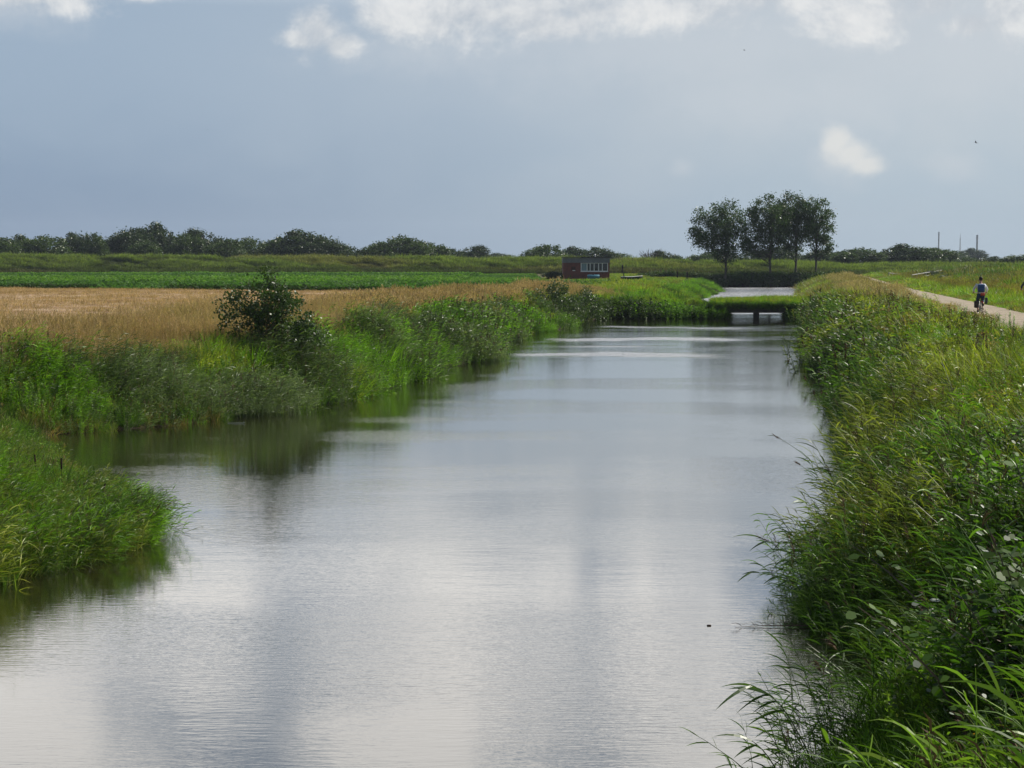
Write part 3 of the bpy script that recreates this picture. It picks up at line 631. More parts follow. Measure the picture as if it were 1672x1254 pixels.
x, y, s = band_pts('R', 11, 20, -.15, 1.2, 55, 60, 1)
scatter('mud_sedge', 'grass', x, y, rng.uniform(.6, 1.1, len(x)), rot_to(len(x), math.pi, 1.5), tints(x, y, [DARK, GREEN, DARK, OLIVE], 1, seed=43), tilt=.3, label='short dark sedge along the mud at the near right waterline', cat='sedge')
x, y, s = band_pts('L', 18, 46, -.15, 1.2, 30, 60, 1)
scatter('mud_sedge', 'grass', x, y, rng.uniform(.6, 1.0, len(x)), rot_to(len(x), 0, 1.5), tints(x, y, [DARK, BROWN, GREEN, DARK], 1, seed=44), tilt=.3, label='short dark sedge and litter along the near left waterline', cat='sedge')
# near right corner
x, y, s = band_pts('R', 6.5, 25, 1.3, 6.5, 52, 60, 1, thick)
scatter('leafy_suckers', 'sucker', x, y, rng.uniform(.85, 1.35, len(x)) * (.72 + .28 * sstep(y, 9, 14)), rot_to(len(x), 0, 3), tints(x, y, [DARK, (.045, .085, .018), GREEN], 1.2, seed=19), tilt=.2, label='dark leafy thicket with pale leaf undersides in the near right corner', cat='thicket')
x, y, s = band_pts('R', 7, 30, .8, 6, 1.3, 60, 1)
scatter('withered_leaves', 'withered', x, y, rng.uniform(.6, 1.0, len(x)), rot_to(len(x), 0, 3), tints(x, y, [YEL, (.2, .17, .02)], 2), z=height(x, y) + .35, label='scattered withered orange and yellow leaves on the near right bank', cat='leaves')
x, y, s = band_pts('R', 14, 110, 1, 5.4, .9, 60, 1)
scatter('dock_stalks', 'dock', x, y, rng.uniform(.55, .95, len(x)), rot_to(len(x), 0, 3), tints(x, y, [BROWN], 2), label='dark brown dock seed stalks dotted over the right bank', cat='dock')
x, y, s = band_pts('R', 12, 40, .8, 6, .14, 60, 1)
scatter('pink_flowers', 'pink', x, y, rng.uniform(.7, 1.0, len(x)), rot_to(len(x), 0, 3), tints(x, y, [GREEN], 2), label='pink loosestrife flowering on the right bank', cat='flowers')
x, y, s = band_pts('R', 14, 120, 2, 6.6, .5, 60, 1)
scatter('white_flowers', 'white', x, y, rng.uniform(.8, 1.1, len(x)), rot_to(len(x), 0, 3), tints(x, y, [GREEN], 2), label='small white flower heads dotted over the right bank', cat='flowers')
# dike
n = 60000; x = rng.uniform(-125, 125, n); t = rng.uniform(-3, 13, n); y = dike_y(x) + t; k = in_view(x, y, 2); x, y, t = x[k], y[k], t[k]
nn = fbm(x * .7 + t * 1.5, t * 1.6, 2.6); n3 = fbm(x * .3 + t, t * .8 + 40, 9)
A1, A2, A3 = np.array([[.045, .060, .018]]), np.array([[.14, .185, .05]]), np.array([[.17, .15, .075]])
f1 = sstep(nn, .38, .60)[:, None]; dt = A1 * (1 - f1) + A2 * f1; f2 = (sstep(n3, .52, .66) * .6)[:, None]; dt = dt * (1 - f2) + A3 * f2; dt = dt * (1 + rng.normal(0, .2, len(x)))[:, None]
dt = np.where((t < 1.2 + fbm(x, y * 0, 9) * 1.5)[:, None], dt * .45, dt)  # grass at the dike foot tinted darker for its backlit shade
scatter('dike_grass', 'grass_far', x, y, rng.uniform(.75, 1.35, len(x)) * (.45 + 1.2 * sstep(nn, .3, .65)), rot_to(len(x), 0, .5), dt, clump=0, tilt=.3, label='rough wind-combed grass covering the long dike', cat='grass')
x, y = area(3500, 22, 52, 266.6, 300)
scatter('pond_scrub', 'herb_far', x, y, rng.uniform(.8, 1.5, len(x)) * (1 - .6 * sstep(y, 268, 275)), rot_to(len(x), 0, 3), tints(x, y, [DARK, (.035, .05, .018), DARK], 5, seed=21), label='dark scrub on the bank at the foot of the poplars', cat='scrub')

# ------------------------------------------------------------------ trees
def crown_mesh(name, rnd, lobes, n_cl, per, leaf, mat, rad=.8, flat=1.0, shell=.75):
    """leaf clusters spread through the volume of several overlapping lobes (cx,cy,cz,rx,ry,rz)"""
    b = MB(); w = [l[3] * l[5] for l in lobes]; cents = []
    for _ in range(n_cl):
        l = rnd.choices(lobes, w)[0]; v = Vector((rnd.gauss(0, 1), rnd.gauss(0, 1), rnd.gauss(0, 1))).normalized()
        r = (shell + (1 - shell) * rnd.random()) if rnd.random() < .7 else rnd.random() ** .5
        c = Vector((l[0] + v.x * l[3] * r, l[1] + v.y * l[4] * r, l[2] + v.z * l[5] * r)); cents.append(c)
        sh = rnd.uniform(0, 1); rc = rad * rnd.uniform(.6, 1.3)
        for _k in range(int(per * rc / rad)):
            u = Vector((rnd.gauss(0, .5), rnd.gauss(0, .5), rnd.gauss(0, .42))) * rc
            p = c + u; L = leaf * rnd.uniform(.7, 1.3)
            d = Vector((rnd.gauss(0, 1), rnd.gauss(0, 1), rnd.gauss(-.2, 1))).normalized(); q = d.cross(Vector((rnd.gauss(0, 1), rnd.gauss(0, 1), rnd.gauss(0, 1)))).normalized()
            i = len(b.v); b.v += [tuple(p), tuple(p + d * L * .45 + q * L * .36), tuple(p + d * L), tuple(p + d * L * .45 - q * L * .36)]
            b.f.append((i, i + 1, i + 2, i + 3)); b.m.append(0); b.a.append(min(1, max(0, sh * .6 + rnd.random() * .4)))
    return b.mesh(name, [mat]), cents
def trunk_mesh(name, rnd, H, r0, cents, lean=0.0, every=3, fork=.35, multi=1):
    b = MB()
    for s_ in range(multi):
        lx = lean + (rnd.uniform(-.25, .25) if multi > 1 else 0); ly = rnd.uniform(-.1, .1)
        P = lambda t: Vector((lx * H * t * t, ly * H * t * t, H * t))
        ts = [0, .08, .25, .45, .65, .82, 1]
        b.tube([P(t) + Vector((rnd.gauss(0, .012 * H) * (t > .1), rnd.gauss(0, .012 * H) * (t > .1), 0)) for t in ts], [r0 * (1.35 - 1.3 * t if t < .05 else 1 - .93 * t) / (multi ** .5) for t in ts], 8, cap=False)
        for c in cents[s_::every * multi]:
            t = max(.12, min(.85, (c.z / H) * rnd.uniform(.45, .8))); a = P(t); rr_ = r0 * (1 - .93 * t) * .42
            mid = a.lerp(c, .5) + Vector((0, 0, -.04 * H * rnd.random()))
            b.tube([a, mid, c], [rr_, rr_ * .55, rr_ * .15], 4, cap=False)
    return b.mesh(name, [M['bark']], True)
def tree(name, loc, crown, trunk, rz=0, sc=(1, 1, 1), **kw):
    r = empty(name, loc, rz, **kw); r.scale = sc
    for nm, me in (('crown', crown), ('trunk', trunk)):
        if me is None: continue
        o = bpy.data.objects.new(nm, me); C.objects.link(o); o.parent = r
    return r
# four poplars behind the far water
pop = [(1184, 267, 13.9, -.9, [(-1.6, 0, 9.3, 3.1, 2.6, 3.6), (.9, 0, 10.3, 2.6, 2.4, 3.2), (2.3, 0, 8.2, 2.0, 2, 2.8), (-2.6, 0, 8.4, 1.9, 1.8, 2.6), (.5, 0, 5.6, 2.6, 2, 1.8)], 150, 'leftmost of the four tall poplars, with a bare lower trunk at the far water'),
       (1257, 269, 14.0, 0, [(-.6, 0, 10.6, 2.5, 2.4, 3.0), (-2.6, 0, 8.0, 1.9, 2, 3.6), (1.2, 0, 9.0, 2.3, 2.2, 3.3), (-2.3, 0, 5.4, 1.9, 1.5, 1.6), (.5, 0, 7, 2.4, 2, 2.2)], 150, 'second of the four tall poplars from the left, above a round dark bush'),
       (1298, 272, 13.9, 0, [(-.2, 0, 10.6, 2.5, 2.4, 3.1), (1.5, 0, 9.0, 2.0, 2, 3.0), (-1.8, 0, 8.8, 1.9, 2, 3.2), (.2, 0, 6.4, 2.2, 2, 2.3)], 130, 'third of the four tall poplars from the left, slim trunk with a dark tuft'),
       (1331, 270, 13.3, .02, [(.1, 0, 10.4, 2.0, 2.2, 2.9), (1.5, 0, 8.0, 1.6, 2, 3.4), (-1.4, 0, 8.2, 1.8, 2, 3.2), (1.2, 0, 5.4, 1.7, 1.6, 1.7)], 105, 'rightmost of the four tall poplars, its airy crown lit on the right side')]
for i, (px, y, H, lean, lobes, ncl, lab) in enumerate(pop):
    rnd = random.Random(40 + i); x = at(px, y); z0 = gz(x, y)
    lobes = [(a - (.7, .2, .6, .1)[i], b_, c * 1.0 - .15, d * (1.02 if i == 0 else .95), e, f_ * 1.0) for a, b_, c, d, e, f_ in lobes]
    cm, cents = crown_mesh('crown', rnd, lobes, int(ncl * 1.4), 68, .25, M['poplar'], .78)
    tree('poplar_tree', (x, y, z0 - .1), cm, trunk_mesh('trunk', rnd, H * .93, .20, cents, 0, 3), label=lab, cat='tree', group='row of four poplars by the far water')
def bush(name, loc, lobes, ncl, per, leaf, mat, rad, lab, grp=None, seed=1, trunk=True, cat='bush', sc=1):
    rnd = random.Random(seed); cm, cents = crown_mesh('foliage', rnd, lobes, ncl, per, leaf, mat, rad)
    H = max(l[2] for l in lobes)
    t = tree(name, loc, cm, trunk_mesh('stem', rnd, H, .05, cents, 0, 3, multi=3) if trunk else None, label=lab, cat=cat, group=grp, sc=(sc, sc, sc))
    for c in t.children: c.name = 'foliage' if c.name.startswith('crown') else 'stem'
    return t
y = 51.5; x = at(452, y)
bush('alder_bush', (x, y, gz(x, y) - .1), [(-.35, 0, 1.9, .75, .7, .7), (-.28, 0, 2.6, .34, .3, .35), (.1, 0, 1.4, 1.0, .8, .8), (.8, -.1, .8, .6, .6, .55), (-1.35, .1, 1.5, .5, .5, .75)], 240, 40, .085, M['shrubleaf'], .27, 'dark glossy alder bush standing above the reeds at the stubble edge', seed=5)
for j, (px, y, s_, lab, mt, ss) in enumerate([(905, 113, 1.0, 'larger rounded willow shrub at the far end of the left bank', 'willowleaf', 6), (955, 119, .85, 'willow shrub on the left bank just before the causeway', 'willowleaf', 7),
        (818, 96, .62, 'small grey-green shrub at the waterline of the left bank', 'willowleaf', 8), (705, 69.5, .62, 'low grey willow shrub bulging over the water on the left bank', 'willowleaf', 9)]):
    x = at(px, y); bush('willow_shrub', (x, y, max(0.1, gz(x, y)) - .1), [(0, 0, 1.2, 1.7, 1.3, 1.15), (.9, 0, .8, 1.2, 1.2, .9), (-1, 0, .9, 1.2, 1, .9), (.2, 0, 2.1, .7, .7, .6)], 110, 46, .13, M[mt], .42, lab, 'willow shrubs on the left bank', ss, sc=s_)
for j, (px, y, w_, h_, lab) in enumerate([(1174, 264.5, .9, 1.7, 'dark bush hugging the foot of the leftmost poplar'), (1256, 266, 1.25, 2.0, 'round dark bush at the foot of the second poplar'), (1299, 267, .85, 1.9, 'narrow dark bush at the foot of the third poplar'), (1338, 268, .9, 1.3, 'pale green bush at the foot of the rightmost poplar')]):
    x = at(px, y); bush('round_bush', (x, y, gz(x, y) - .2), [(0, 0, h_ * .55, w_, w_, h_ * .6)], 30, 60, .28, M['tree_a' if j < 3 else 'willowleaf'], .55, lab, 'bushes at the feet of the poplars', 60 + j, trunk=False)

# horizon trees: six crown kinds, reused
HT = []
for k in range(6):
    rnd = random.Random(90 + k); lob = [(0, 0, .56, .40, .4, .40)]
    for _ in range(5): lob.append((rnd.uniform(-.42, .42), rnd.uniform(-.3, .3), rnd.uniform(.3, .74), rnd.uniform(.16, .27), .25, rnd.uniform(.16, .26)))
    for _ in range(5): lob.append((rnd.uniform(-.5, .5), 0, rnd.uniform(.08, .28), .2, .25, .2))
    cm, ce = crown_mesh('crown', rnd, lob, 400, 46, .042, M['tree_a' if k % 2 else 'tree_b'], .085)
    HT.append((cm, trunk_mesh('trunk', rnd, .8, .028, ce, 0, 6)))
def bare_tree():
    rnd = random.Random(5); b = MB()
    for _ in range(26):
        a = rnd.uniform(0, 6.28); s_ = rnd.uniform(.1, .5); p = Vector((0, 0, 0)); q = Vector((math.cos(a) * s_, math.sin(a) * s_, rnd.uniform(.6, 1)))
        b.tube([p, p.lerp(q, .5) + Vector((0, 0, .08)), q], [.012, .008, .003], 4, cap=False)
        for _k in range(5): t = rnd.uniform(.4, .95); c = p.lerp(q, t); b.tube([c, c + Vector((rnd.gauss(0, .1), rnd.gauss(0, .1), rnd.uniform(.05, .2)))], [.005, .002], 3, cap=False)
    return b.mesh('trunk', [M['bark']])
BARE = bare_tree()
# (px left, px right, top row, distance, kind, label)
row = [(-45, 30, 384, 372, 0, 'tree at the very left edge of the wooded row beyond the dike'),
 (8, 62, 383, 385, 1, 'low dark tree second from the left in the row beyond the dike'),
 (45, 112, 384, 376, 2, 'rounded tree third from the left beyond the dike'),
 (96, 150, 376, 388, 3, 'slightly taller tree left of the highest clump beyond the dike'),
 (136, 172, 380, 374, 4, 'narrow dark tree with a lit side just left of the highest clump'),
 (160, 215, 385, 390, 5, 'dull green tree tucked under the left flank of the highest clump'),
 (186, 250, 368, 380, 3, 'tall left half of the highest clump on the left horizon'),
 (226, 286, 363, 386, 1, 'topmost tree of the left horizon, its crown highest of all beyond the dike'),
 (215, 262, 392, 368, 0, 'small bushy tree in front of the highest clump'),
 (280, 322, 380, 378, 2, 'tree just right of the highest clump on the left horizon'),
 (306, 360, 376, 384, 5, 'broad dark tree right of the highest clump, before the lower green ones'),
 (352, 402, 389, 372, 4, 'low green tree left of the widest dip in the left treeline'),
 (384, 436, 387, 380, 2, 'pale green rounded tree in the low part of the left treeline'),
 (430, 482, 388, 388, 0, 'small tree at the left foot of the big domed tree'),
 (446, 532, 375, 378, 1, 'big domed tree in the middle of the left horizon'),
 (500, 560, 384, 370, 3, 'dark rounded tree on the right shoulder of the big domed tree'),
 (545, 592, 400, 384, 5, 'low shrubby tree sloping down to the gap in the treeline'),
 (600, 650, 394, 388, 4, 'low tree at the left end of the group right of the gap'),
 (622, 694, 385, 392, 0, 'broad low dome right of the gap in the treeline'),
 (668, 720, 395, 400, 2, 'rounded tree on the right shoulder of the broad low dome'),
 (712, 756, 404, 410, 3, 'small tree tailing off right of the broad low dome'),
 (748, 794, 402, 425, 5, 'pale small tree at the end of the middle treeline'),
 (788, 836, 413, 700, 1, 'tiny hazy tree far away between two nearer groups'),
 (866, 925, 399, 400, 4, 'dark tree just left behind the brick building'),
 (912, 958, 402, 410, 1, 'dark rounded tree directly behind the brick building roof'),
 (952, 1000, 401, 404, 3, 'dark tree rising behind the right end of the brick building'),
 (992, 1034, 413, 620, 2, 'hazy low tree right of the brick building'),
 (1040, 1078, 406, 395, -1, 'leafless twiggy shrub on the dike crest right of the brick building'),
 (1066, 1104, 410, 398, 5, 'pale green tree beside the leafless shrub on the dike'),
 (1094, 1118, 417, 396, 0, 'small shrub right of the pale green tree on the dike'),
 (1134, 1178, 413, 404, 2, 'low dome-shaped tree left of the leftmost poplar trunk'),
 (1150, 1192, 407, 900, 3, 'faint blue tree far behind the leftmost poplar'),
 (1206, 1250, 409, 440, 4, 'hazy tree seen under the crown of the second poplar'),
 (1240, 1302, 402, 420, 1, 'dark tree seen between the second and third poplar trunks'),
 (1318, 1372, 404, 402, 3, 'dark tree just right of the rightmost poplar trunk'),
 (1362, 1440, 405, 396, 0, 'low wide dome right of the poplars'),
 (1438, 1505, 398, 400, 1, 'largest dark tree left of the chimneys'),
 (1480, 1545, 404, 408, 2, 'dark tree right of the largest one, below the left chimney'),
 (1518, 1552, 406, 560, 5, 'bluish tree standing right under the left chimney'),
 (1540, 1578, 409, 880, 4, 'hazy blue tree below the thin mast'),
 (1566, 1602, 405, 900, 1, 'taller hazy blue tree below the right chimney'),
 (1550, 1600, 420, 430, 0, 'low dark scrub tree in front of the blue trees'),
 (1596, 1642, 417, 410, 3, 'low dome of scrub right of the chimneys'),
 (1636, 1680, 422, 415, 5, 'low scrub tree near the right edge'),
 (1656, 1720, 414, 405, 2, 'dark tree cut by the right edge of the horizon')]
for i, (x0, x1, yt, y, k, lab) in enumerate(row):
    x = at((x0 + x1) / 2, y); zt = CAM_H + (425 - yt) / F * y; z0 = 1.3; H = zt - z0; W = (x1 - x0) / F * y * 1.3
    if k < 0: tree('bare_shrub', (x, y, 3.2), None, BARE, i, (W, W, zt - 3.2), label=lab, cat='shrub')
    else: tree('horizon_tree', (x, y, z0), HT[k][0], HT[k][1], 0, (W if i % 2 else -W, W, H), label=lab, cat='tree', group='trees along the horizon beyond the dike')
# scrub and hedges right of the path
for i, (x0, x1, yt, y, k, lab) in enumerate([(1528, 1580, 447, 236, 0, 'dark green scrub clump below the pale railing'), (1566, 1630, 441, 246, 2, 'long dark scrub clump behind the cyclist'), (1612, 1690, 438, 250, 4, 'dark scrub clump reaching the right edge behind the path'),
        (1500, 1542, 441, 262, 3, 'small dark clump at the end of the pale railing'), (1590, 1650, 455, 205, 5, 'scrub in the ditch just above the cyclist'), (1640, 1700, 458, 190, 1, 'scrub in the ditch at the right edge')]):
    x = at((x0 + x1) / 2, y); zt = CAM_H + (425 - yt) / F * y; z0 = gz(x, y) - .5; W = (x1 - x0) / F * y
    tree('scrub_clump', (x, y, z0), HT[k][0], None, 0, (W, W * .7, max(1.2, (zt - z0) * 1.0)), label=lab, cat='scrub', group='scrub clumps right of the path')
for i, (px, y, W, H, lab) in enumerate([(903, 233, 3.2, 1.1, 'dark bush against the left wall of the brick building'), (775, 139, 1.2, .8, 'dark weedy clump at the near edge of the green crop')]):
    x = at(px, y); tree('low_bush', (x, y, gz(x, y) - .15), HT[1 + i][0], None, 0, (W, W, H * 1.2), label=lab, cat='bush')

# ------------------------------------------------------------------ brick building
def brick_mat():
    m, T, out = new_mat('red brick'); b = T.node('ShaderNodeBsdfPrincipled'); T.l.new(b.outputs[0], out.inputs[0])
    tc = T.node('ShaderNodeTexCoord'); sp = T.node('ShaderNodeSeparateXYZ'); T.l.new(tc.outputs['Object'], sp.inputs[0])
    br = T.node('ShaderNodeTexBrick'); T.l.new(T.comb(T.math('ADD', sp.outputs[0], sp.outputs[1]), sp.outputs[2]), br.inputs[0])
    br.inputs['Color1'].default_value = (.24, .058, .042, 1); br.inputs['Color2'].default_value = (.165, .043, .036, 1); br.inputs['Mortar'].default_value = (.16, .12, .10, 1)
    br.inputs['Scale'].default_value = 1; br.inputs['Brick Width'].default_value = .22; br.inputs['Row Height'].default_value = .07; br.inputs['Mortar Size'].default_value = .006
    n = T.noise(tc.outputs['Object'], 1.2, 5, .6)
    T.put(b.inputs['Base Color'], T.mix(T.ramp(n, .4, .75, 0, .5), br.outputs[0], (.07, .045, .04))); b.inputs['Roughness'].default_value = .9
    return m
MB_brick = brick_mat(); MB_grey = plain('grey cladding', (.17, .18, .20), .7, .15, 1.5); MB_dark = plain('roof edge', (.045, .045, .05), .8, .2, 2)
MB_white = plain('white frame', (.80, .80, .79), .6, .06, 3); MB_teal = plain('blue tank paint', (.045, .16, .22), .45, .2, 3); MB_tar = plain('roof felt', (.05, .05, .052), .95, .3, 2)
def glass(name, col=(.02, .025, .03)):
    m, T, out = new_mat(name); b = T.node('ShaderNodeBsdfPrincipled'); b.inputs['Base Color'].default_value = (*col, 1); b.inputs['Roughness'].default_value = .06; b.inputs['Specular IOR Level'].default_value = .8
    T.l.new(b.outputs[0], out.inputs[0]); return m
MG = glass('window glass'); MC = plain('pale curtain', (.22, .30, .33), .9, .15, 6)
HY = 232.0; hx = at(919.5, HY); hz = gz(hx + 3, HY)
house = empty('brick_building', (hx, HY, hz), 0, label='small flat-roofed red brick building with a wide white-framed window band', cat='building')
U = HY / F                                   # metres per photograph pixel at the front wall
W_, Hh, D_ = 75.5 * U, (4.2 - 3.0 * 0) * 0 + (CAM_H + (425 - 420) * U - hz), 5.5
wx0, wx1 = 28.5 * U, 73 * U; wz0, wz1 = CAM_H + (425 - 443.5) * U - hz, CAM_H + (425 - 429.5) * U - hz; fz = wz1 + .02
b = MB(); b.box(0, wx0, 0, .3, -.4, fz); b.box(wx1, W_, 0, .3, -.4, fz); b.box(wx0, wx1, 0, .3, -.4, wz0)
b.box(0, .3, .3, D_, -.4, fz); b.box(W_ - .3, W_, .3, D_, -.4, fz); b.box(.3, W_ - .3, D_ - .3, D_, -.4, fz)
b.build('wall', MB_brick, house)
b = MB(); b.box(-.02, wx0 - .05, -.03, .3, fz, Hh - .12); b.box(wx0 - .05, W_ + .03, -.06, .3, fz, Hh - .08); b.box(-.02, .3, .3, D_ + .02, fz, Hh - .12); b.box(W_ - .3, W_ + .02, .3, D_ + .02, fz, Hh - .12); b.box(.3, W_ - .3, D_ - .3, D_ + .02, fz, Hh - .12)
b.build('fascia', MB_grey, house)
b = MB(); b.box(-.12, W_ + .14, -.16, D_ + .12, Hh - .08, Hh + .06); b.build('roof', MB_dark, house)
vent = MB(); vent.tube([(4.4, 2, Hh), (4.4, 2, Hh + .35)], [.07, .07], 8); vent.tube([(4.4, 2, Hh + .33), (4.4, 2, Hh + .42)], [.13, .05], 8); vent.build('vent_pipe', MB_white, house)
ant = MB(); ant.tube([(1.8, 1.2, Hh), (1.8, 1.2, Hh + .7)], [.03, .02], 6); ant.build('aerial', MB_grey, house)
win = empty('window_band', (0, 0, 0)); win.parent = house
b = MB(); ft = .105; b.box(wx0, wx1, .02, .16, wz0, wz0 + .11); b.box(wx0, wx1, .02, .16, wz1 - .06, wz1)
edges = [0, .225, .34, .49, .66, .80, 1.0]; wz_a, wz_b = wz0 + .11, wz1 - .06
for e in edges:
    xx = wx0 + (wx1 - wx0 - ft) * e; b.box(xx, xx + ft, .025, .155, wz_a, wz_b)
b.build('window_frame', MB_white, win)
for k in range(6):
    a_, c_ = wx0 + (wx1 - wx0 - ft) * edges[k] + ft, wx0 + (wx1 - wx0 - ft) * edges[k + 1]
    g = MB(); g.box(a_, c_, .09, .10, wz_a, wz_b); g.build('pane', MC if k == 0 else MG, win)
b = MB(); b.box(wx0 - .05, wx1 + .05, -.06, .02, wz0 - .05, wz0); b.build('sill', MB_white, win)
b = MB(); b.box(.3, W_ - .3, 2.4, 2.45, -.3, fz); b.box(wx0 + 1.8, wx0 + 2.4, 1.2, 1.6, 0, 2.0); b.build('interior', MB_dark, house)
sm = MB(); sm.box(13 * U, 20 * U, -.02, .02, 1.30, 1.78); sm.build('shutter', plain('brown shutter', (.075, .04, .035), .8, .2, 5), house)
sm = MB(); sm.box(15 * U, 19.5 * U, -.035, -.005, 1.20, 1.30); sm.build('name_plate', MB_white, house)
# tank in front
tk = empty('water_tank', (at(969, 229.5), 229.5, gz(at(969, 229.5), 229.5)), 0, label='blue-green horizontal tank in front of the brick building', cat='tank')
b = MB(); n = 20; w2 = 20 * U / 2; b.tube([(-w2, 0, .38), (-w2 + .08, 0, .38), (w2 - .08, 0, .38), (w2, 0, .38)], [.26, .33, .33, .26], n); b.build('tank', MB_teal, tk, True)
for q_ in (-w2 + .2, w2 - .32): b = MB(); b.box(q_, q_ + .12, -.25, .25, -.1, .14); b.build('cradle', MB_grey, tk)
b = MB(); b.tube([(0, 0, .70), (0, 0, .80)], [.12, .12], 12); b.build('filler_cap', MB_dark, tk)
# small boat drawn up on the grass
bx = at(1031, 224); bt = empty('rowing_boat', (bx, 224, gz(bx, 224)), R(2), label='low dark green boat with a small cabin screen drawn up on the grass', cat='boat')
b = MB(); Lb = 34 * U / 2; secs = []
for t in (-1, -.8, -.4, 0, .4, .8, 1.0):
    wd = .55 * (1 - abs(t) ** 3 * (.35 if t < 0 else 1)) + .02; secs.append([(t * Lb, -wd, .46 + .12 * max(0, t)), (t * Lb, -wd * .75, .12), (t * Lb, wd * .75, .12), (t * Lb, wd, .46 + .12 * max(0, t))])
for s0, s1 in zip(secs, secs[1:]):
    for j in range(3): b.quad([s0[j], s1[j], s1[j + 1], s0[j + 1]])
b.quad(secs[0]); sol = b.build('hull', plain('dark green hull', (.018, .035, .028), .5, .2, 3), bt); md = sol.modifiers.new('thick', 'SOLIDIFY'); md.thickness = .04
b = MB()
for yy_ in (-.5, .5): b.tube([(-Lb * .95, yy_ * .95, .48), (0, yy_ * 1.1, .48), (Lb * .8, yy_ * .5, .56), (Lb, 0, .6)], [.035] * 4, 6)
b.build('gunwale', MB_white, bt)
b = MB(); b.box(-Lb * .75, -Lb * .4, -.4, .4, .45, .5); b.box(-Lb * .75, -Lb * .72, -.4, .4, .5, .95); b.box(-Lb * .8, -Lb * .35, -.42, .42, .95, 1.0); b.build('cabin_screen', MB_dark, bt)
for t in (0, .4): b = MB(); b.box(t * Lb, t * Lb + .2, -.45, .45, .36, .40); b.build('thwart', M['bark'], bt)
# posts
def post(px, y, h, w, name, lab):
    w = max(w, .2); x = at(px, y); o = MB(); o.box(-w / 2, w / 2, -w / 2, w / 2, -.3, h); o.quad([(-w / 2, -w / 2, h + .002), (w / 2, -w / 2, h + .002), (0, 0, h + w * .5)]); o.quad([(w / 2, -w / 2, h + .002), (w / 2, w / 2, h + .002), (0, 0, h + w * .5)]); o.quad([(w / 2, w / 2, h + .002), (-w / 2, w / 2, h + .002), (0, 0, h + w * .5)]); o.quad([(-w / 2, w / 2, h + .002), (-w / 2, -w / 2, h + .002), (0, 0, h + w * .5)])
    q = o.build(name, plain('dark weathered wood', (.035, .030, .026), .9, .3, 6)); q.location = (x, y, gz(x, y)); tag(q, lab, 'post', 'dark posts in the meadow by the dike'); return q
post(1016, 322, 1.7, .28, 'wooden_post', 'thick dark post standing alone at the dike foot right of the building')
post(1105.5, 246, 1.05, .14, 'wooden_post', 'left one of two thin dark posts in the meadow before the poplars')
post(1121.5, 244, 1.05, .14, 'wooden_post', 'right one of two thin dark posts in the meadow before the poplars')

# ------------------------------------------------------------------ chimneys and mast far off
MCh = plain('haze-paled chimney concrete', (.45, .47, .50), .9, .08, .05)  # grey lightened so the stacks and mast fade as in distant haze
def stack(px, yt, y, w, lab):
    x = at(px, y); h = CAM_H + (425 - yt) / F * y; r_ = w / F * y / 2
    o = MB(); o.tube([(0, 0, 0), (0, 0, h * .5), (0, 0, h * .97), (0, 0, h * .97), (0, 0, h)], [r_ * 1.25, r_ * 1.05, r_ * .95, r_ * 1.12, r_ * 1.12], 20)
    e = empty('factory_chimney', (x, y, 1.2), 0, label=lab, cat='chimney', group='chimneys on the far horizon'); o.build('shaft', MCh, e)
    c = MB(); c.tube([(0, 0, h * .9), (0, 0, h * .92)], [r_ * 1.3, r_ * 1.3], 20); c.build('platform', MCh, e)
stack(1530.5, 381, 1900, 2.3, 'slimmer left one of the two distant chimneys'); stack(1593, 386, 1800, 3.2, 'thicker right one of the two distant chimneys')
x = at(1565.5, 1750); h = CAM_H + (425 - 384) / F * 1750
e = empty('lattice_mast', (x, 1750, 1.2), 0, label='thin mast between the two distant chimneys', cat='mast'); o = MB()
for sx, sy in ((-1, -1), (1, -1), (1, 1), (-1, 1)): o.tube([(sx * .7, sy * .7, 0), (sx * .3, sy * .3, h * .85)], [.16, .12], 4)
for k in range(14):
    z = h * .85 * k / 14; w0 = .7 - .4 * k / 14; o.tube([(-w0, -w0, z), (w0, -w0, z + h * .06)], [.07, .07], 4); o.tube([(w0, w0, z), (-w0, w0, z + h * .06)], [.07, .07], 4)
o.build('tower', MCh, e); o = MB(); o.tube([(0, 0, h * .85), (0, 0, h)], [.22, .12], 6); o.build('aerial', MCh, e)

# ------------------------------------------------------------------ bridge under the causeway
bd = empty('small_bridge', (0, 0, 0), 0, label='low overgrown concrete bridge with two openings at the end of the causeway', cat='bridge')
def part(nm, *a, mat=M['concrete']):
    o = MB(); o.box(*a); o.v = [(p[0] + (p[1] - 123) * .146, p[1], p[2]) for p in o.v]; q = o.build(nm, mat, bd); bevel(q, .03); return q
xb0, xb1 = at(1189, 123), at(1281, 123)
part('deck', xb0 - .7, xb1 + 1.0, 123.4, 130.6, .40, .80)
part('pier', at(1229.5, 123), at(1239.5, 123), 123.6, 130.2, -1, .398)
part('abutment', xb0 - 1.0, xb0, 123.5, 130.5, -1, .398); part('abutment', xb1, xb1 + 1.3, 123.5, 130.5, -1, .398)
o = MB(); n = 28
gxx = np.linspace(xb0 - 1.2, xb1 + 1.8, n); gyy = np.linspace(123.3, 130.7, 12)
TX, TY = np.meshgrid(gxx, gyy, indexing='ij'); TX = TX + (TY - 123) * .146; TZ = .80 + .36 * np.minimum(1, np.minimum(TY - 123.3, 130.7 - TY) / 1.4) ** .5 + (vnoise(TX, TY, .9) - .5) * .1
tf = grid_obj('turf', TX, TY, TZ, M['bark']); tf.data.materials[0] = ground.data.materials[0]; tf.parent = bd
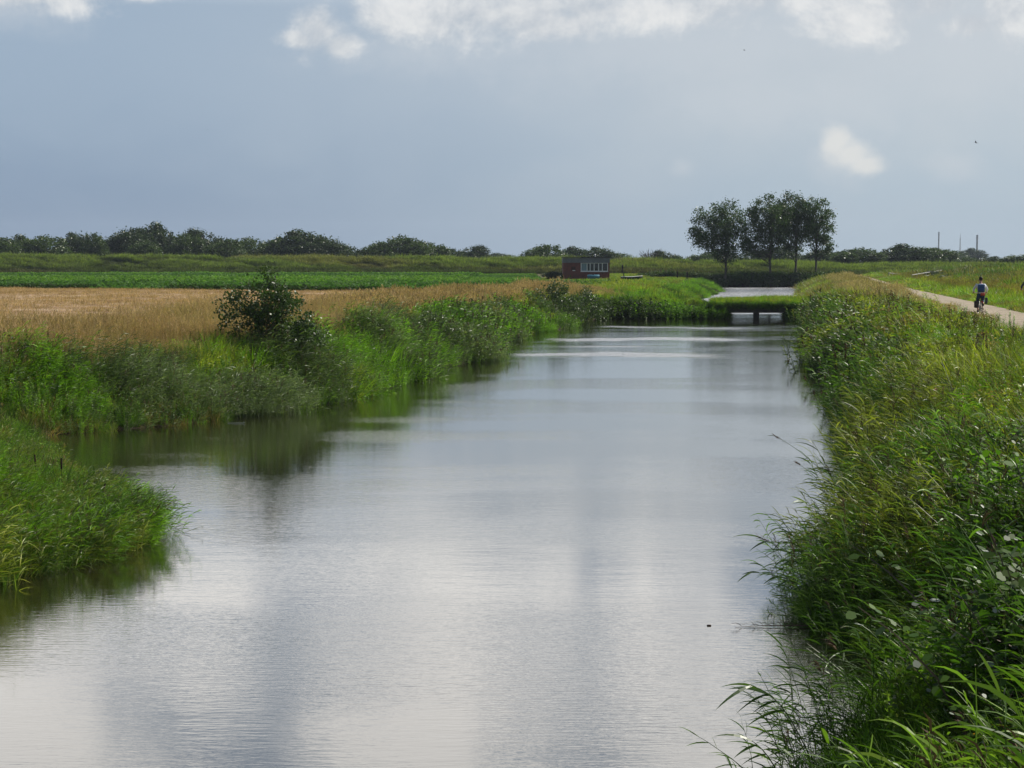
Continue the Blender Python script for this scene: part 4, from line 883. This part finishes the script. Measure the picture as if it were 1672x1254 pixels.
# grass on the deck and hanging over its edge
n = 1500; x = rng.uniform(xb0 - 1.3, xb1 + 2.0, n); y = rng.uniform(123.2, 130.5, n); x = x + (y - 123) * .146; z = .80 + .36 * np.minimum(1, np.maximum(0, np.minimum(y - 123.3, 130.7 - y)) / 1.4) ** .5
scatter('bridge_grass', 'sedge_far', x, y, rng.uniform(.30, .50, n), rng.normal(-1.6, .8, n), tints(x, y, [BRIGHT, OLIVE, YEL, GREEN], 1.6, seed=31), tilt=.25, z=z, label='bright grass growing on top of the small bridge', cat='grass')
n = 420; x = rng.uniform(xb0 - 1.5, xb1 + 2.0, n); y = rng.uniform(123.0, 123.5, n)
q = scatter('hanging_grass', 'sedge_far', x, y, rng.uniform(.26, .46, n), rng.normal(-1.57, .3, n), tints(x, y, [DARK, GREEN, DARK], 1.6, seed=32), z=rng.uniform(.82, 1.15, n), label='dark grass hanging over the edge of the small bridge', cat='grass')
a = q.data.attributes['rot']; buf = np.zeros(3 * n, 'f'); a.data.foreach_get('vector', buf); buf = buf.reshape(-1, 3); buf[:, 0] = rng.uniform(1.2, 2.3, n); buf[:, 2] = rng.normal(0, .3, n); a.data.foreach_set('vector', buf.ravel())

n = 260; x = np.concatenate([rng.uniform(xb0 - 2.2, xb0 - .15, n), rng.uniform(xb1 + .2, xb1 + 2, n // 2)]); y = rng.uniform(122.8, 123.6, len(x))
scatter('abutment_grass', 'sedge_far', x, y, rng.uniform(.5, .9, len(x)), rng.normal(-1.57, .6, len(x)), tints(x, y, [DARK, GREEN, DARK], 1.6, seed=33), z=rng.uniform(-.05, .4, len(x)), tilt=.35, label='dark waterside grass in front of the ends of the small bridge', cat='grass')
n = 420; x = rng.uniform(7.5, xb0 - 1, n); y = rng.uniform(123.0, 124.6, n)
scatter('bank_scrub', 'herb_far', x, y, rng.uniform(.7, 1.5, n), rng.normal(0, 3, n), tints(x, y, [DARK, (.03, .05, .014), GREEN], 1.8, seed=34), z=np.maximum(0, height(x, y)) * .8, clump=.8, label='leafy scrub along the foot of the causeway, tinted dark for shade', cat='scrub')  # dark tints put the shade of the lower causeway face into the scrub
# pale wooden railings by the side ditch
def railing(pts, h, nposts, lab):
    (p0, y0), (p1, y1) = pts; A = Vector((at(p0, y0), y0, 0)); B = Vector((at(p1, y1), y1, 0)); A.z = gz(A.x, A.y); B.z = gz(B.x, B.y)
    e = empty('wooden_railing', tuple(A), 0, label=lab, cat='railing'); D = B - A; Mw = plain('bleached wood', (.34, .34, .32), .85, .2, 3)
    for k in range(nposts):
        q = MB(); p = D * (k / (nposts - 1)); q.tube([p + Vector((0, 0, -.3)), p + Vector((0, 0, h + .05))], [.07, .07], 6); q.build('rail_post', Mw, e)
    for zz in (h, h * .5): q = MB(); q.tube([Vector((0, 0, zz)), D + Vector((0, 0, zz))], [.055, .055], 6); q.build('rail', Mw, e)
railing([(1488, 232), (1536, 286)], .95, 8, 'pale wooden railing of the footbridge sloping up at the right of the dike')
railing([(1450, 262), (1474, 268)], .8, 5, 'short pale wooden railing left of the longer one')

# ------------------------------------------------------------------ birds
MBird = plain('bird feathers', (.045, .045, .05), .8, .2, 30)
def bird(px, pyy, y, span, bank, lab):
    b = MB(); b.tube([(0, -.5, 0), (0, -.36, .01), (0, -.1, 0), (0, .2, 0), (0, .34, .02), (0, .44, .02), (0, .52, 0)], [.02, .05, .10, .10, .06, .055, .01], 8)
    for s_ in (-1, 1):
        w_ = [(s_ * .06, .22, .03), (s_ * .5, .34, .26), (s_ * 1.0, .02, .16), (s_ * .52, .0, .24), (s_ * .06, -.14, .03)]
        b.quad([w_[0], w_[1], w_[3], w_[4]]); b.quad([w_[1], w_[2], w_[3]]); 
    b.quad([(-.03, -.4, 0), (.03, -.4, 0), (.12, -.72, 0), (-.12, -.72, 0)])
    o = b.build('bird', MBird); s_ = span / 2; o.scale = (s_, s_, s_); o.location = (at(px, y), y, CAM_H + (425 - pyy) / F * y); o.rotation_euler = (R(15), R(bank), R(70))
    m_ = o.modifiers.new('thick', 'SOLIDIFY'); m_.thickness = .02; tag(o, lab, 'bird', 'birds flying in the sky')
bird(1588, 235, 150, .55, 25, 'dark bird in flight above the right part of the path'); bird(1211, 87, 190, .5, -10, 'small dark bird high above the poplars')
bird(343, 214, 260, .45, 10, 'tiny bird over the left treeline'); bird(535, 4, 230, .4, 5, 'tiny bird at the top edge left of the big white clouds')

# ------------------------------------------------------------------ cyclists
def skin_body(name, joints, bones, mat, parent, lev=2):
    me = bpy.data.meshes.new(name); me.from_pydata([j[0] for j in joints], bones, []); me.materials.append(mat)
    o = bpy.data.objects.new(name, me); C.objects.link(o); o.parent = parent
    sk = o.modifiers.new('skin', 'SKIN'); sk.use_smooth_shade = True
    for v, j in zip(me.skin_vertices[0].data, joints):
        r_ = j[1]; v.radius = (r_, r_) if not isinstance(r_, tuple) else r_
    me.skin_vertices[0].data[0].use_root = True
    ss = o.modifiers.new('sub', 'SUBSURF'); ss.levels = lev; ss.render_levels = lev
    return o
def ball(name, c, r_, mat, parent, sc=(1, 1, 1)):
    bm = bmesh.new(); bmesh.ops.create_uvsphere(bm, u_segments=20, v_segments=14, radius=r_); me = bpy.data.meshes.new(name); bm.to_mesh(me); bm.free()
    me.polygons.foreach_set('use_smooth', [True] * len(me.polygons)); me.materials.append(mat); o = bpy.data.objects.new(name, me); C.objects.link(o); o.location = c; o.scale = sc; o.parent = parent; return o
SKIN = plain('skin', (.42, .23, .16), .6, .08, 8)
def cyclist(loc, rz, shirt, trousers, pack_col, hair, lab, lab_bike, pedal=0.0, sc=1.0):
    """x right, y forward; rider seen from behind"""
    bike = empty('bicycle', loc, rz, label=lab_bike, cat='bicycle', group='bicycles on the gravel path'); bike.scale = (sc,) * 3
    Mf = plain('bicycle paint', (.05, .04, .035), .35, .2, 5); Mt = plain('tyre rubber', (.02, .02, .02), .8, .2, 8); Ms = plain('steel', (.35, .35, .36), .3, .1, 8, metal=1)
    R_ = .34
    for nm, yy in (('wheel', -.52), ('wheel', .52)):
        w_ = empty('wheel', (0, yy, R_)); w_.parent = bike
        t_ = MB(); pts = [(0, math.cos(a) * (R_ - .02), math.sin(a) * (R_ - .02)) for a in np.linspace(0, 2 * math.pi, 33)]
        def ring(b, rad, th, nn=8):
            N = 36; i0 = len(b.v)
            for k in range(N):
                a = 2 * math.pi * k / N
                for j in range(nn):
                    q = 2 * math.pi * j / nn; rr_ = rad + th * math.cos(q); b.v.append((th * math.sin(q), rr_ * math.cos(a), rr_ * math.sin(a)))
            for k in range(N):
                for j in range(nn): b.f.append((i0 + k * nn + j, i0 + k * nn + (j + 1) % nn, i0 + ((k + 1) % N) * nn + (j + 1) % nn, i0 + ((k + 1) % N) * nn + j)); b.m.append(0); b.a.append(.5)
        ring(t_, R_ - .018, .018); t_.build('tyre', Mt, w_, True)
        q = MB(); ring(q, R_ - .045, .010, 6); q.build('rim', Ms, w_, True)
        q = MB(); q.tube([(-.05, 0, 0), (.05, 0, 0)], [.02, .02], 8)
        for k in range(18): a = 2 * math.pi * k / 18; q.tube([(.02 * (-1) ** k, 0, 0), (0, math.cos(a) * .29, math.sin(a) * .29)], [.0018, .0018], 3, cap=False)
        q.build('spokes', Ms, w_)
    f = MB(); BB = (0, -.08, .30); SE = (0, -.22, .82); HD = (0, .36, .86); HB = (0, .40, .66)
    for a, c in ((BB, SE), (SE, (0, .37, .82)), (BB, HB), ((0, .34, .98), HB)): f.tube([a, c], [.018, .018], 8)
    for s_ in (-1, 1):
        f.tube([BB, (s_ * .05, -.52, .34)], [.011, .009], 6); f.tube([(0, -.20, .74), (s_ * .05, -.52, .34)], [.009, .008], 6); f.tube([HB, (s_ * .05, .44, .58), (s_ * .05, .52, .34)], [.014, .013, .010], 6)
    f.build('frame', Mf, bike)
    q = MB(); q.tube([(0, .34, .96), (0, .36, 1.04)], [.014, .014], 8); q.tube([(-.29, .22, 1.05), (-.2, .34, 1.07), (0, .37, 1.05), (.2, .34, 1.07), (.29, .22, 1.05)], [.014] * 5, 8); q.build('handlebar', Ms, bike)
    q = MB(); q.box(-.08, .08, -.36, -.18, .86, .90); q.box(-.035, .035, -.18, -.06, .865, .895); bevel(q.build('saddle', Mt, bike), .02)
    q = MB(); q.tube([SE, (0, -.24, .88)], [.013, .013], 8); q.build('seat_post', Ms, bike)
    q = MB(); q.box(-.07, .07, -.72, -.32, .71, .725); q.tube([(-.06, -.6, .71), (-.05, -.52, .36)], [.006, .006], 5); q.tube([(.06, -.6, .71), (.05, -.52, .36)], [.006, .006], 5); q.build('carrier', Mf, bike)
    ped = []
    for s_ in (-1, 1):
        a = pedal + (0 if s_ < 0 else math.pi); c = Vector((s_ * .09, -.08 + .17 * math.sin(a), .30 - .17 * math.cos(a)))
        q = MB(); q.tube([(s_ * .06, -.08, .30), (s_ * .07, c.y, c.z)], [.011, .010], 6); q.box(c.x - .02 if s_ > 0 else c.x - .06, c.x + .06 if s_ > 0 else c.x + .02, c.y - .05, c.y + .05, c.z - .012, c.z + .012); q.build('crank', Ms, bike); ped.append(Vector((s_ * .11, c.y, c.z)))
    q = MB(); q.box(-.035, .035, -.74, -.715, .62, .68); q.build('rear_lamp', plain('red lamp', (.4, .02, .02), .3, .1, 5), bike)
    # rider
    pr = empty('person', loc, rz, label=lab, cat='person', group='cyclists on the gravel path'); pr.scale = (sc,) * 3
    hip = Vector((0, -.25, .96)); J = [(tuple(hip), (.15, .11))]; B_ = []
    def add(p, r_, k): J.append((tuple(p), r_)); B_.append((k, len(J) - 1)); return len(J) - 1
    sp = add((0, -.20, 1.15), (.135, .10), 0); ch = add((0, -.13, 1.34), (.165, .11), sp); nk = add((0, -.07, 1.47), (.10, .075), ch); nk2 = add((0, -.04, 1.55), .052, nk); h1 = add((0, -.02, 1.64), (.078, .090), nk2); add((0, -.015, 1.735), (.070, .082), h1)
    hands = []
    for s_ in (-1, 1):
        sh = add((s_ * .175, -.09, 1.42), .062, ch); el = add((s_ * .31, .02, 1.22), .042, sh); wr = add((s_ * .29, .18, 1.08), .028, el); add((s_ * .285, .235, 1.065), .030, wr)
        hj = add((s_ * .09, -.24, .93), .095, 0); P_ = ped[0 if s_ < 0 else 1]; ank = P_ + Vector((0, -.09, .10)); mid = (Vector((s_ * .09, -.24, .93)) + ank) / 2
        L = .44; d = (Vector((s_ * .09, -.24, .93)) - ank).length / 2; up = math.sqrt(max(.0, L * L - d * d)); ax = (ank - Vector((s_ * .09, -.24, .93))).normalized(); nrm = Vector((0, 1, 0)) - ax * ax.y; nrm.normalize(); kn = mid + nrm * up + Vector((s_ * .03, 0, 0))
        kj = add(kn, .062, hj); ak = add(ank, .038, kj); toe = add(P_ + Vector((0, .08, .035)), .034, ak)
        hands.append(Vector((s_ * .285, .235, 1.065)))
    skin_body('body', J, B_, SKIN, pr)
    # clothing follows the body
    Jt = [((0, -.25, .93), (.165, .125)), ((0, -.205, 1.13), (.155, .12)), ((0, -.13, 1.34), (.185, .13)), ((0, -.08, 1.455), (.11, .09))]; Bt = [(0, 1), (1, 2), (2, 3)]
    for s_ in (-1, 1):
        i = len(Jt); Jt += [((s_ * .18, -.09, 1.42), .078), ((s_ * .312, .02, 1.22), .058), ((s_ * .295, .13, 1.115), .046)]; Bt += [(2, i), (i, i + 1), (i + 1, i + 2)]
    skin_body('shirt', Jt, Bt, shirt, pr)
    Jl = [((0, -.25, .95), (.165, .12))]; Bl = []
    k = 1
    for s_ in (-1, 1):
        P_ = ped[0 if s_ < 0 else 1]; ank = P_ + Vector((0, -.09, .10)); hpt = Vector((s_ * .09, -.24, .93)); mid = (hpt + ank) / 2; d = (hpt - ank).length / 2; up = math.sqrt(max(0, .44 ** 2 - d * d)); ax = (ank - hpt).normalized(); nrm = Vector((0, 1, 0)) - ax * ax.y; nrm.normalize(); kn = mid + nrm * up + Vector((s_ * .03, 0, 0))
        i = len(Jl); Jl += [(tuple(hpt), .112), (tuple(kn), .078), (tuple(kn.lerp(ank, .8)), .056)]; Bl += [(0, i), (i, i + 1), (i + 1, i + 2)]
    skin_body('trousers', Jl, Bl, trousers, pr)
    for j, s_ in enumerate((-1, 1)):
        P_ = ped[j]; q = MB(); q.tube([P_ + Vector((0, -.13, .05)), P_ + Vector((0, -.02, .045)), P_ + Vector((0, .09, .04)), P_ + Vector((0, .135, .03))], [.042, .046, .042, .02], 8); q.build('shoe', Mt, pr, True)
        for k in range(4): q = MB(); hx_ = s_ * (.262 + .018 * k); q.tube([(hx_, .235, 1.09), (hx_, .275, 1.085), (hx_, .285, 1.05), (hx_, .262, 1.028)], [.010, .010, .009, .007], 6); q.build('finger', SKIN, pr, True)
        q = MB(); q.tube([(s_ * .255, .215, 1.07), (s_ * .238, .235, 1.045), (s_ * .248, .262, 1.03)], [.012, .011, .008], 6); q.build('thumb', SKIN, pr, True)
    ball('hair', (0, -.045, 1.725), .098, hair, pr, (.95, 1.02, 1.12)); q = MB(); q.tube([(0, .06, 1.69), (0, .085, 1.665)], [.012, .016], 6); q.build('nose', SKIN, pr)
    for s_ in (-1, 1):
        ball('ear', (s_ * .088, -.01, 1.68), .022, SKIN, pr, (.4, .8, 1.3)); ball('eye', (s_ * .03, .070, 1.70), .010, Mt, pr)
    q = MB(); q.box(-.025, .025, .068, .078, 1.625, 1.632); q.build('mouth', plain('lips', (.25, .08, .07), .6, .1, 5), pr)
    return bike, pr
Msh = plain('white shirt cloth', (.72, .75, .80), .85, .05, 12); Mjean = plain('blue jeans cloth', (.035, .06, .12), .9, .2, 12); Mblue = plain('blue backpack cloth', (.035, .085, .21), .8, .15, 12)
Mhair = plain('dark hair', (.018, .013, .010), .7, .3, 40); Mred = plain('red bag cloth', (.36, .06, .03), .8, .15, 10); Mpan = plain('brown pannier cloth', (.06, .045, .04), .85, .2, 10); Mgrey = plain('dark jacket cloth', (.05, .055, .075), .85, .2, 10)
cy = 79.0; cx = at(1600, cy); head = -math.atan(.16)
bike, pr = cyclist((cx, cy, gz(cx, cy) + .06), head, Msh, Mjean, None, Mhair, 'dark-haired cyclist in a white shirt with a blue backpack, riding away on the path', 'bicycle under the white-shirted cyclist on the gravel path', .5, .98)
def bag(name, loc, rz, size, mat, lab, cat, strap=True, scl=.98):
    e = empty(name, loc, rz, label=lab, cat=cat); e.scale = (scl,) * 3
    b = MB(); x_, y_, z_ = size; b.box(-x_ / 2, x_ / 2, -y_ / 2, y_ / 2, 0, z_); q = b.build('bag_body', mat, e); bevel(q, min(size) * .3, 4)
    b = MB(); b.box(-x_ * .4, x_ * .4, -y_ / 2 - .035, -y_ / 2 - .001, z_ * .12, z_ * .5); bevel(b.build('pocket', mat, e), .012)
    if strap:
        for q_ in (-1, 1): b = MB(); b.tube([(q_ * x_ * .3, y_ / 2, z_ * .9), (q_ * x_ * .33, y_ / 2 + .06, z_ * 1.02), (q_ * x_ * .33, y_ / 2 + .16, z_ * .7)], [.014] * 3, 6); b.build('strap', mat, e)
    return e
def off_bike(dx, dy, dz, sc=.98): v = Euler((0, 0, head)).to_matrix() @ Vector((dx, dy, dz)) * sc; return (cx + v.x, cy + v.y, gz(cx, cy) + .06 + v.z)
bag('backpack', off_bike(0, -.34, 1.10), head, (.32, .15, .36), Mblue, 'blue backpack worn by the cyclist in the white shirt', 'backpack')
bag('red_bag', off_bike(.05, -.50, .93), head, (.20, .15, .13), Mred, 'orange-red bundle strapped behind the saddle of the nearer cyclist', 'bag', False)
bag('pannier', off_bike(-.25, -.52, .36), head, (.15, .32, .34), Mpan, 'brown pannier hanging on the left side of the rear wheel', 'pannier', False)
bag('pannier', off_bike(.22, -.52, .55), head, (.10, .28, .30), Mgrey, 'black bag on the right side of the carrier', 'bag', False)
c2 = 90.0; x2 = at(1677, c2)
cyclist((x2, c2, gz(x2, c2) + .06), head, Mgrey, Mgrey, None, plain('light cap', (.35, .34, .30), .8, .1, 5), 'cyclist in dark clothing cut off by the right edge of the photo', 'bicycle at the right edge, mostly outside the photo', 2.4, 1.0)

# ------------------------------------------------------------------ distinctive single plants at the water's edge
def curve_pts(A, B, sag, n=7):
    A, B = Vector(A), Vector(B); return [A.lerp(B, t) + Vector((0, 0, sag * math.sin(math.pi * t))) for t in np.linspace(0, 1, n)]
def single_reed(A, B, sag, nleaf, side, lab, plume=False, L=.34, seed=1, wl=.022):
    random.seed(seed); e = empty('leaning_reed', A, 0, label=lab, cat='reed', group='single reeds leaning over the water'); A = Vector(A); P = [p - A for p in curve_pts(A, B, sag)]
    b = MB(); b.tube(P, [.006, .0055, .005, .004, .0035, .003, .002], 6); b.build('stem', M['reedgreen'], e)
    for k in range(nleaf):
        t = .3 + .68 * k / max(1, nleaf - 1); i = min(5, int(t * 6)); q = P[i].lerp(P[i + 1], t * 6 - i); d = (P[i + 1] - P[i]).normalized()
        b = MB(); s_ = (1 if k % 2 else -1); dirv = d * .75 + Vector((side * .5, s_ * .25, -.15 + .25 * s_)); b.blade(q, dirv, L * rr(.75, 1.15), wl, (side * .25, 0, -.75), 6, 0, rr(0, 1)); b.build('leaf', M['reedgreen'], e)
    if plume:
        b = MB()
        for k in range(26): b.blade(P[-1] + (P[-2] - P[-1]) * rr(0, .9), (P[-1] - P[-2]).normalized() + Vector((rr(-.3, .3), rr(-.3, .3), rr(-.3, .3))), rr(.06, .14), .008, (0, 0, -.5), 2, 0, rr(0, 1))
        b.build('seed_head', M['plume'], e)
def wp(px, pyy, y): return (at(px, y), y, CAM_H - (pyy - 425) / F * y)      # a point at a known distance
single_reed(wp(1370, 985, 20.3), wp(1243, 880, 19.6), .12, 8, -1, 'reed with a brown feathery head leaning left over the water', True, .34, 3)
single_reed(wp(1352, 985, 19.8), wp(1231, 938, 19.2), .08, 9, -1, 'bare-tipped reed with hanging leaves just below the feathery one', False, .22, 4)
single_reed(wp(1330, 1245, 13.2), wp(1232, 1128, 12.6), .12, 11, -1, 'large reed with broad hanging leaves at the bottom over the water', False, .36, 5, .026)
single_reed(wp(1290, 1300, 12.0), wp(1235, 1222, 11.7), .05, 6, -1, 'small reed tip poking up at the bottom edge', False, .28, 6)
single_reed(wp(1345, 770, 30.5), wp(1268, 713, 29.8), .05, 2, -1, 'thin bare stalk arching out from the right bank', True, .2, 7, .01)
single_reed(wp(1352, 800, 29.5), wp(1304, 757, 29), .04, 3, -1, 'shorter thin stalk beneath the arching bare one', True, .2, 8, .012)
def cattail(px, p_top, y, lean, hs, lab, seed):
    random.seed(seed); x = at(px, y); zt = CAM_H - (p_top - 425) / F * y; z0 = max(0, gz(x, y)); e = empty('cattail', (x, y, z0), 0, label=lab, cat='cattail', group='cattails on the near left point')
    H = max(.6, zt - z0); b = MB(); b.tube([(-lean * .6, 0, 0), (-lean * .3, 0, H * .5), (0, 0, H - .03)], [.008, .006, .005], 6); b.build('stem', M['reedgreen'], e)
    d = Vector((lean * .6, 0, H)).normalized(); T0 = Vector((0, 0, H)); b = MB(); b.tube([T0 - d * hs, T0 - d * (hs - .02), T0 - d * .03, T0 - d * .01], [.008, .016, .016, .007], 10); b.build('spike', M['cattail'], e, True)
    for k in range(4): b = MB(); a = rr(0, 6.28); b.blade((0 - lean * .6, 0, .1), (math.cos(a) * .25, math.sin(a) * .25, 1), H * rr(.9, 1.15), .02, (.15, 0, -.25), 6, 0, rr(0, 1)); b.build('leaf', M['reedgreen'], e)
cattail(168, 790, 26, .42, .17, 'cattail tilted to the right at the tip of the near left point', 1)
cattail(96, 748, 28, .02, .20, 'upright dark cattail in the middle of the near left point', 2)
cattail(52, 742, 28.5, -.1, .22, 'cattail leaning left among the dark leaves of the near left point', 3)
x, y = at(395, 43.8), 43.8; b = MB(); b.tube([(-.9, .1, .01), (-.4, .02, .02), (0, 0, .02), (.12, 0, .05)], [.012, .015, .02, .01], 5); b.tube([(0, 0, .02), (.05, .02, .10)], [.012, .006], 5)
q = b.build('floating_twig', M['pale'], None, loc=(x, y, 0)); q.scale = (.45, .45, .6)
tag(q, 'pale twig floating below the left reeds', 'twig')
b = MB(); b.tube([(0, 0, .005), (.3, .05, .012), (.62, .02, .02), (.95, .05, .015)], [.002, .004, .006, .007], 5); random.seed(9)
for k in range(16): b.blade((.08 + .05 * k, .03, .012), (rr(-1.2, -.3), rr(-.5, .5), rr(.6, 1.2)), rr(.14, .22), .009, (-.8, 0, -2.0), 5, 0, rr(0, .3))
tag(b.build('fallen_reed', M['plume'], None, loc=(at(1205, 19.3), 19.3, 0)), 'fallen dark reed lying flat on the water beside the right clump', 'reed')
b = MB(); b.v = []; 
for k in range(10):
    a = 2 * math.pi * k / 10; b.v.append((.028 * math.cos(a), .02 * math.sin(a), 0)); b.v.append((.022 * math.cos(a), .015 * math.sin(a), .012))
for k in range(10): j = (k + 1) % 10; b.f.append((2 * k, 2 * j, 2 * j + 1, 2 * k + 1)); b.m.append(0); b.a.append(.5)
b.f.append(tuple(2 * k + 1 for k in range(10))); b.m.append(0); b.a.append(.5)
tag(b.build('floating_leaf', M['cattail'], None, loc=(at(1162, 19.4), 19.4, 0)), 'single dark leaf floating on the open water', 'leaf')

# ------------------------------------------------------------------ haze
def haze():
    m, T, out = new_mat('haze'); v = T.node('ShaderNodeVolumePrincipled'); v.inputs['Density'].default_value = .00012; v.inputs['Color'].default_value = (.72, .84, 1.0, 1)
    v.inputs['Anisotropy'].default_value = .0; T.l.new(v.outputs[0], out.inputs['Volume'])
    b = MB(); b.box(-3200, 3200, -80, 3300, -3, 75); o = b.build('haze', m); tag(o, kind='stuff', label='thin pale haze over the far fields', cat='haze')
haze()
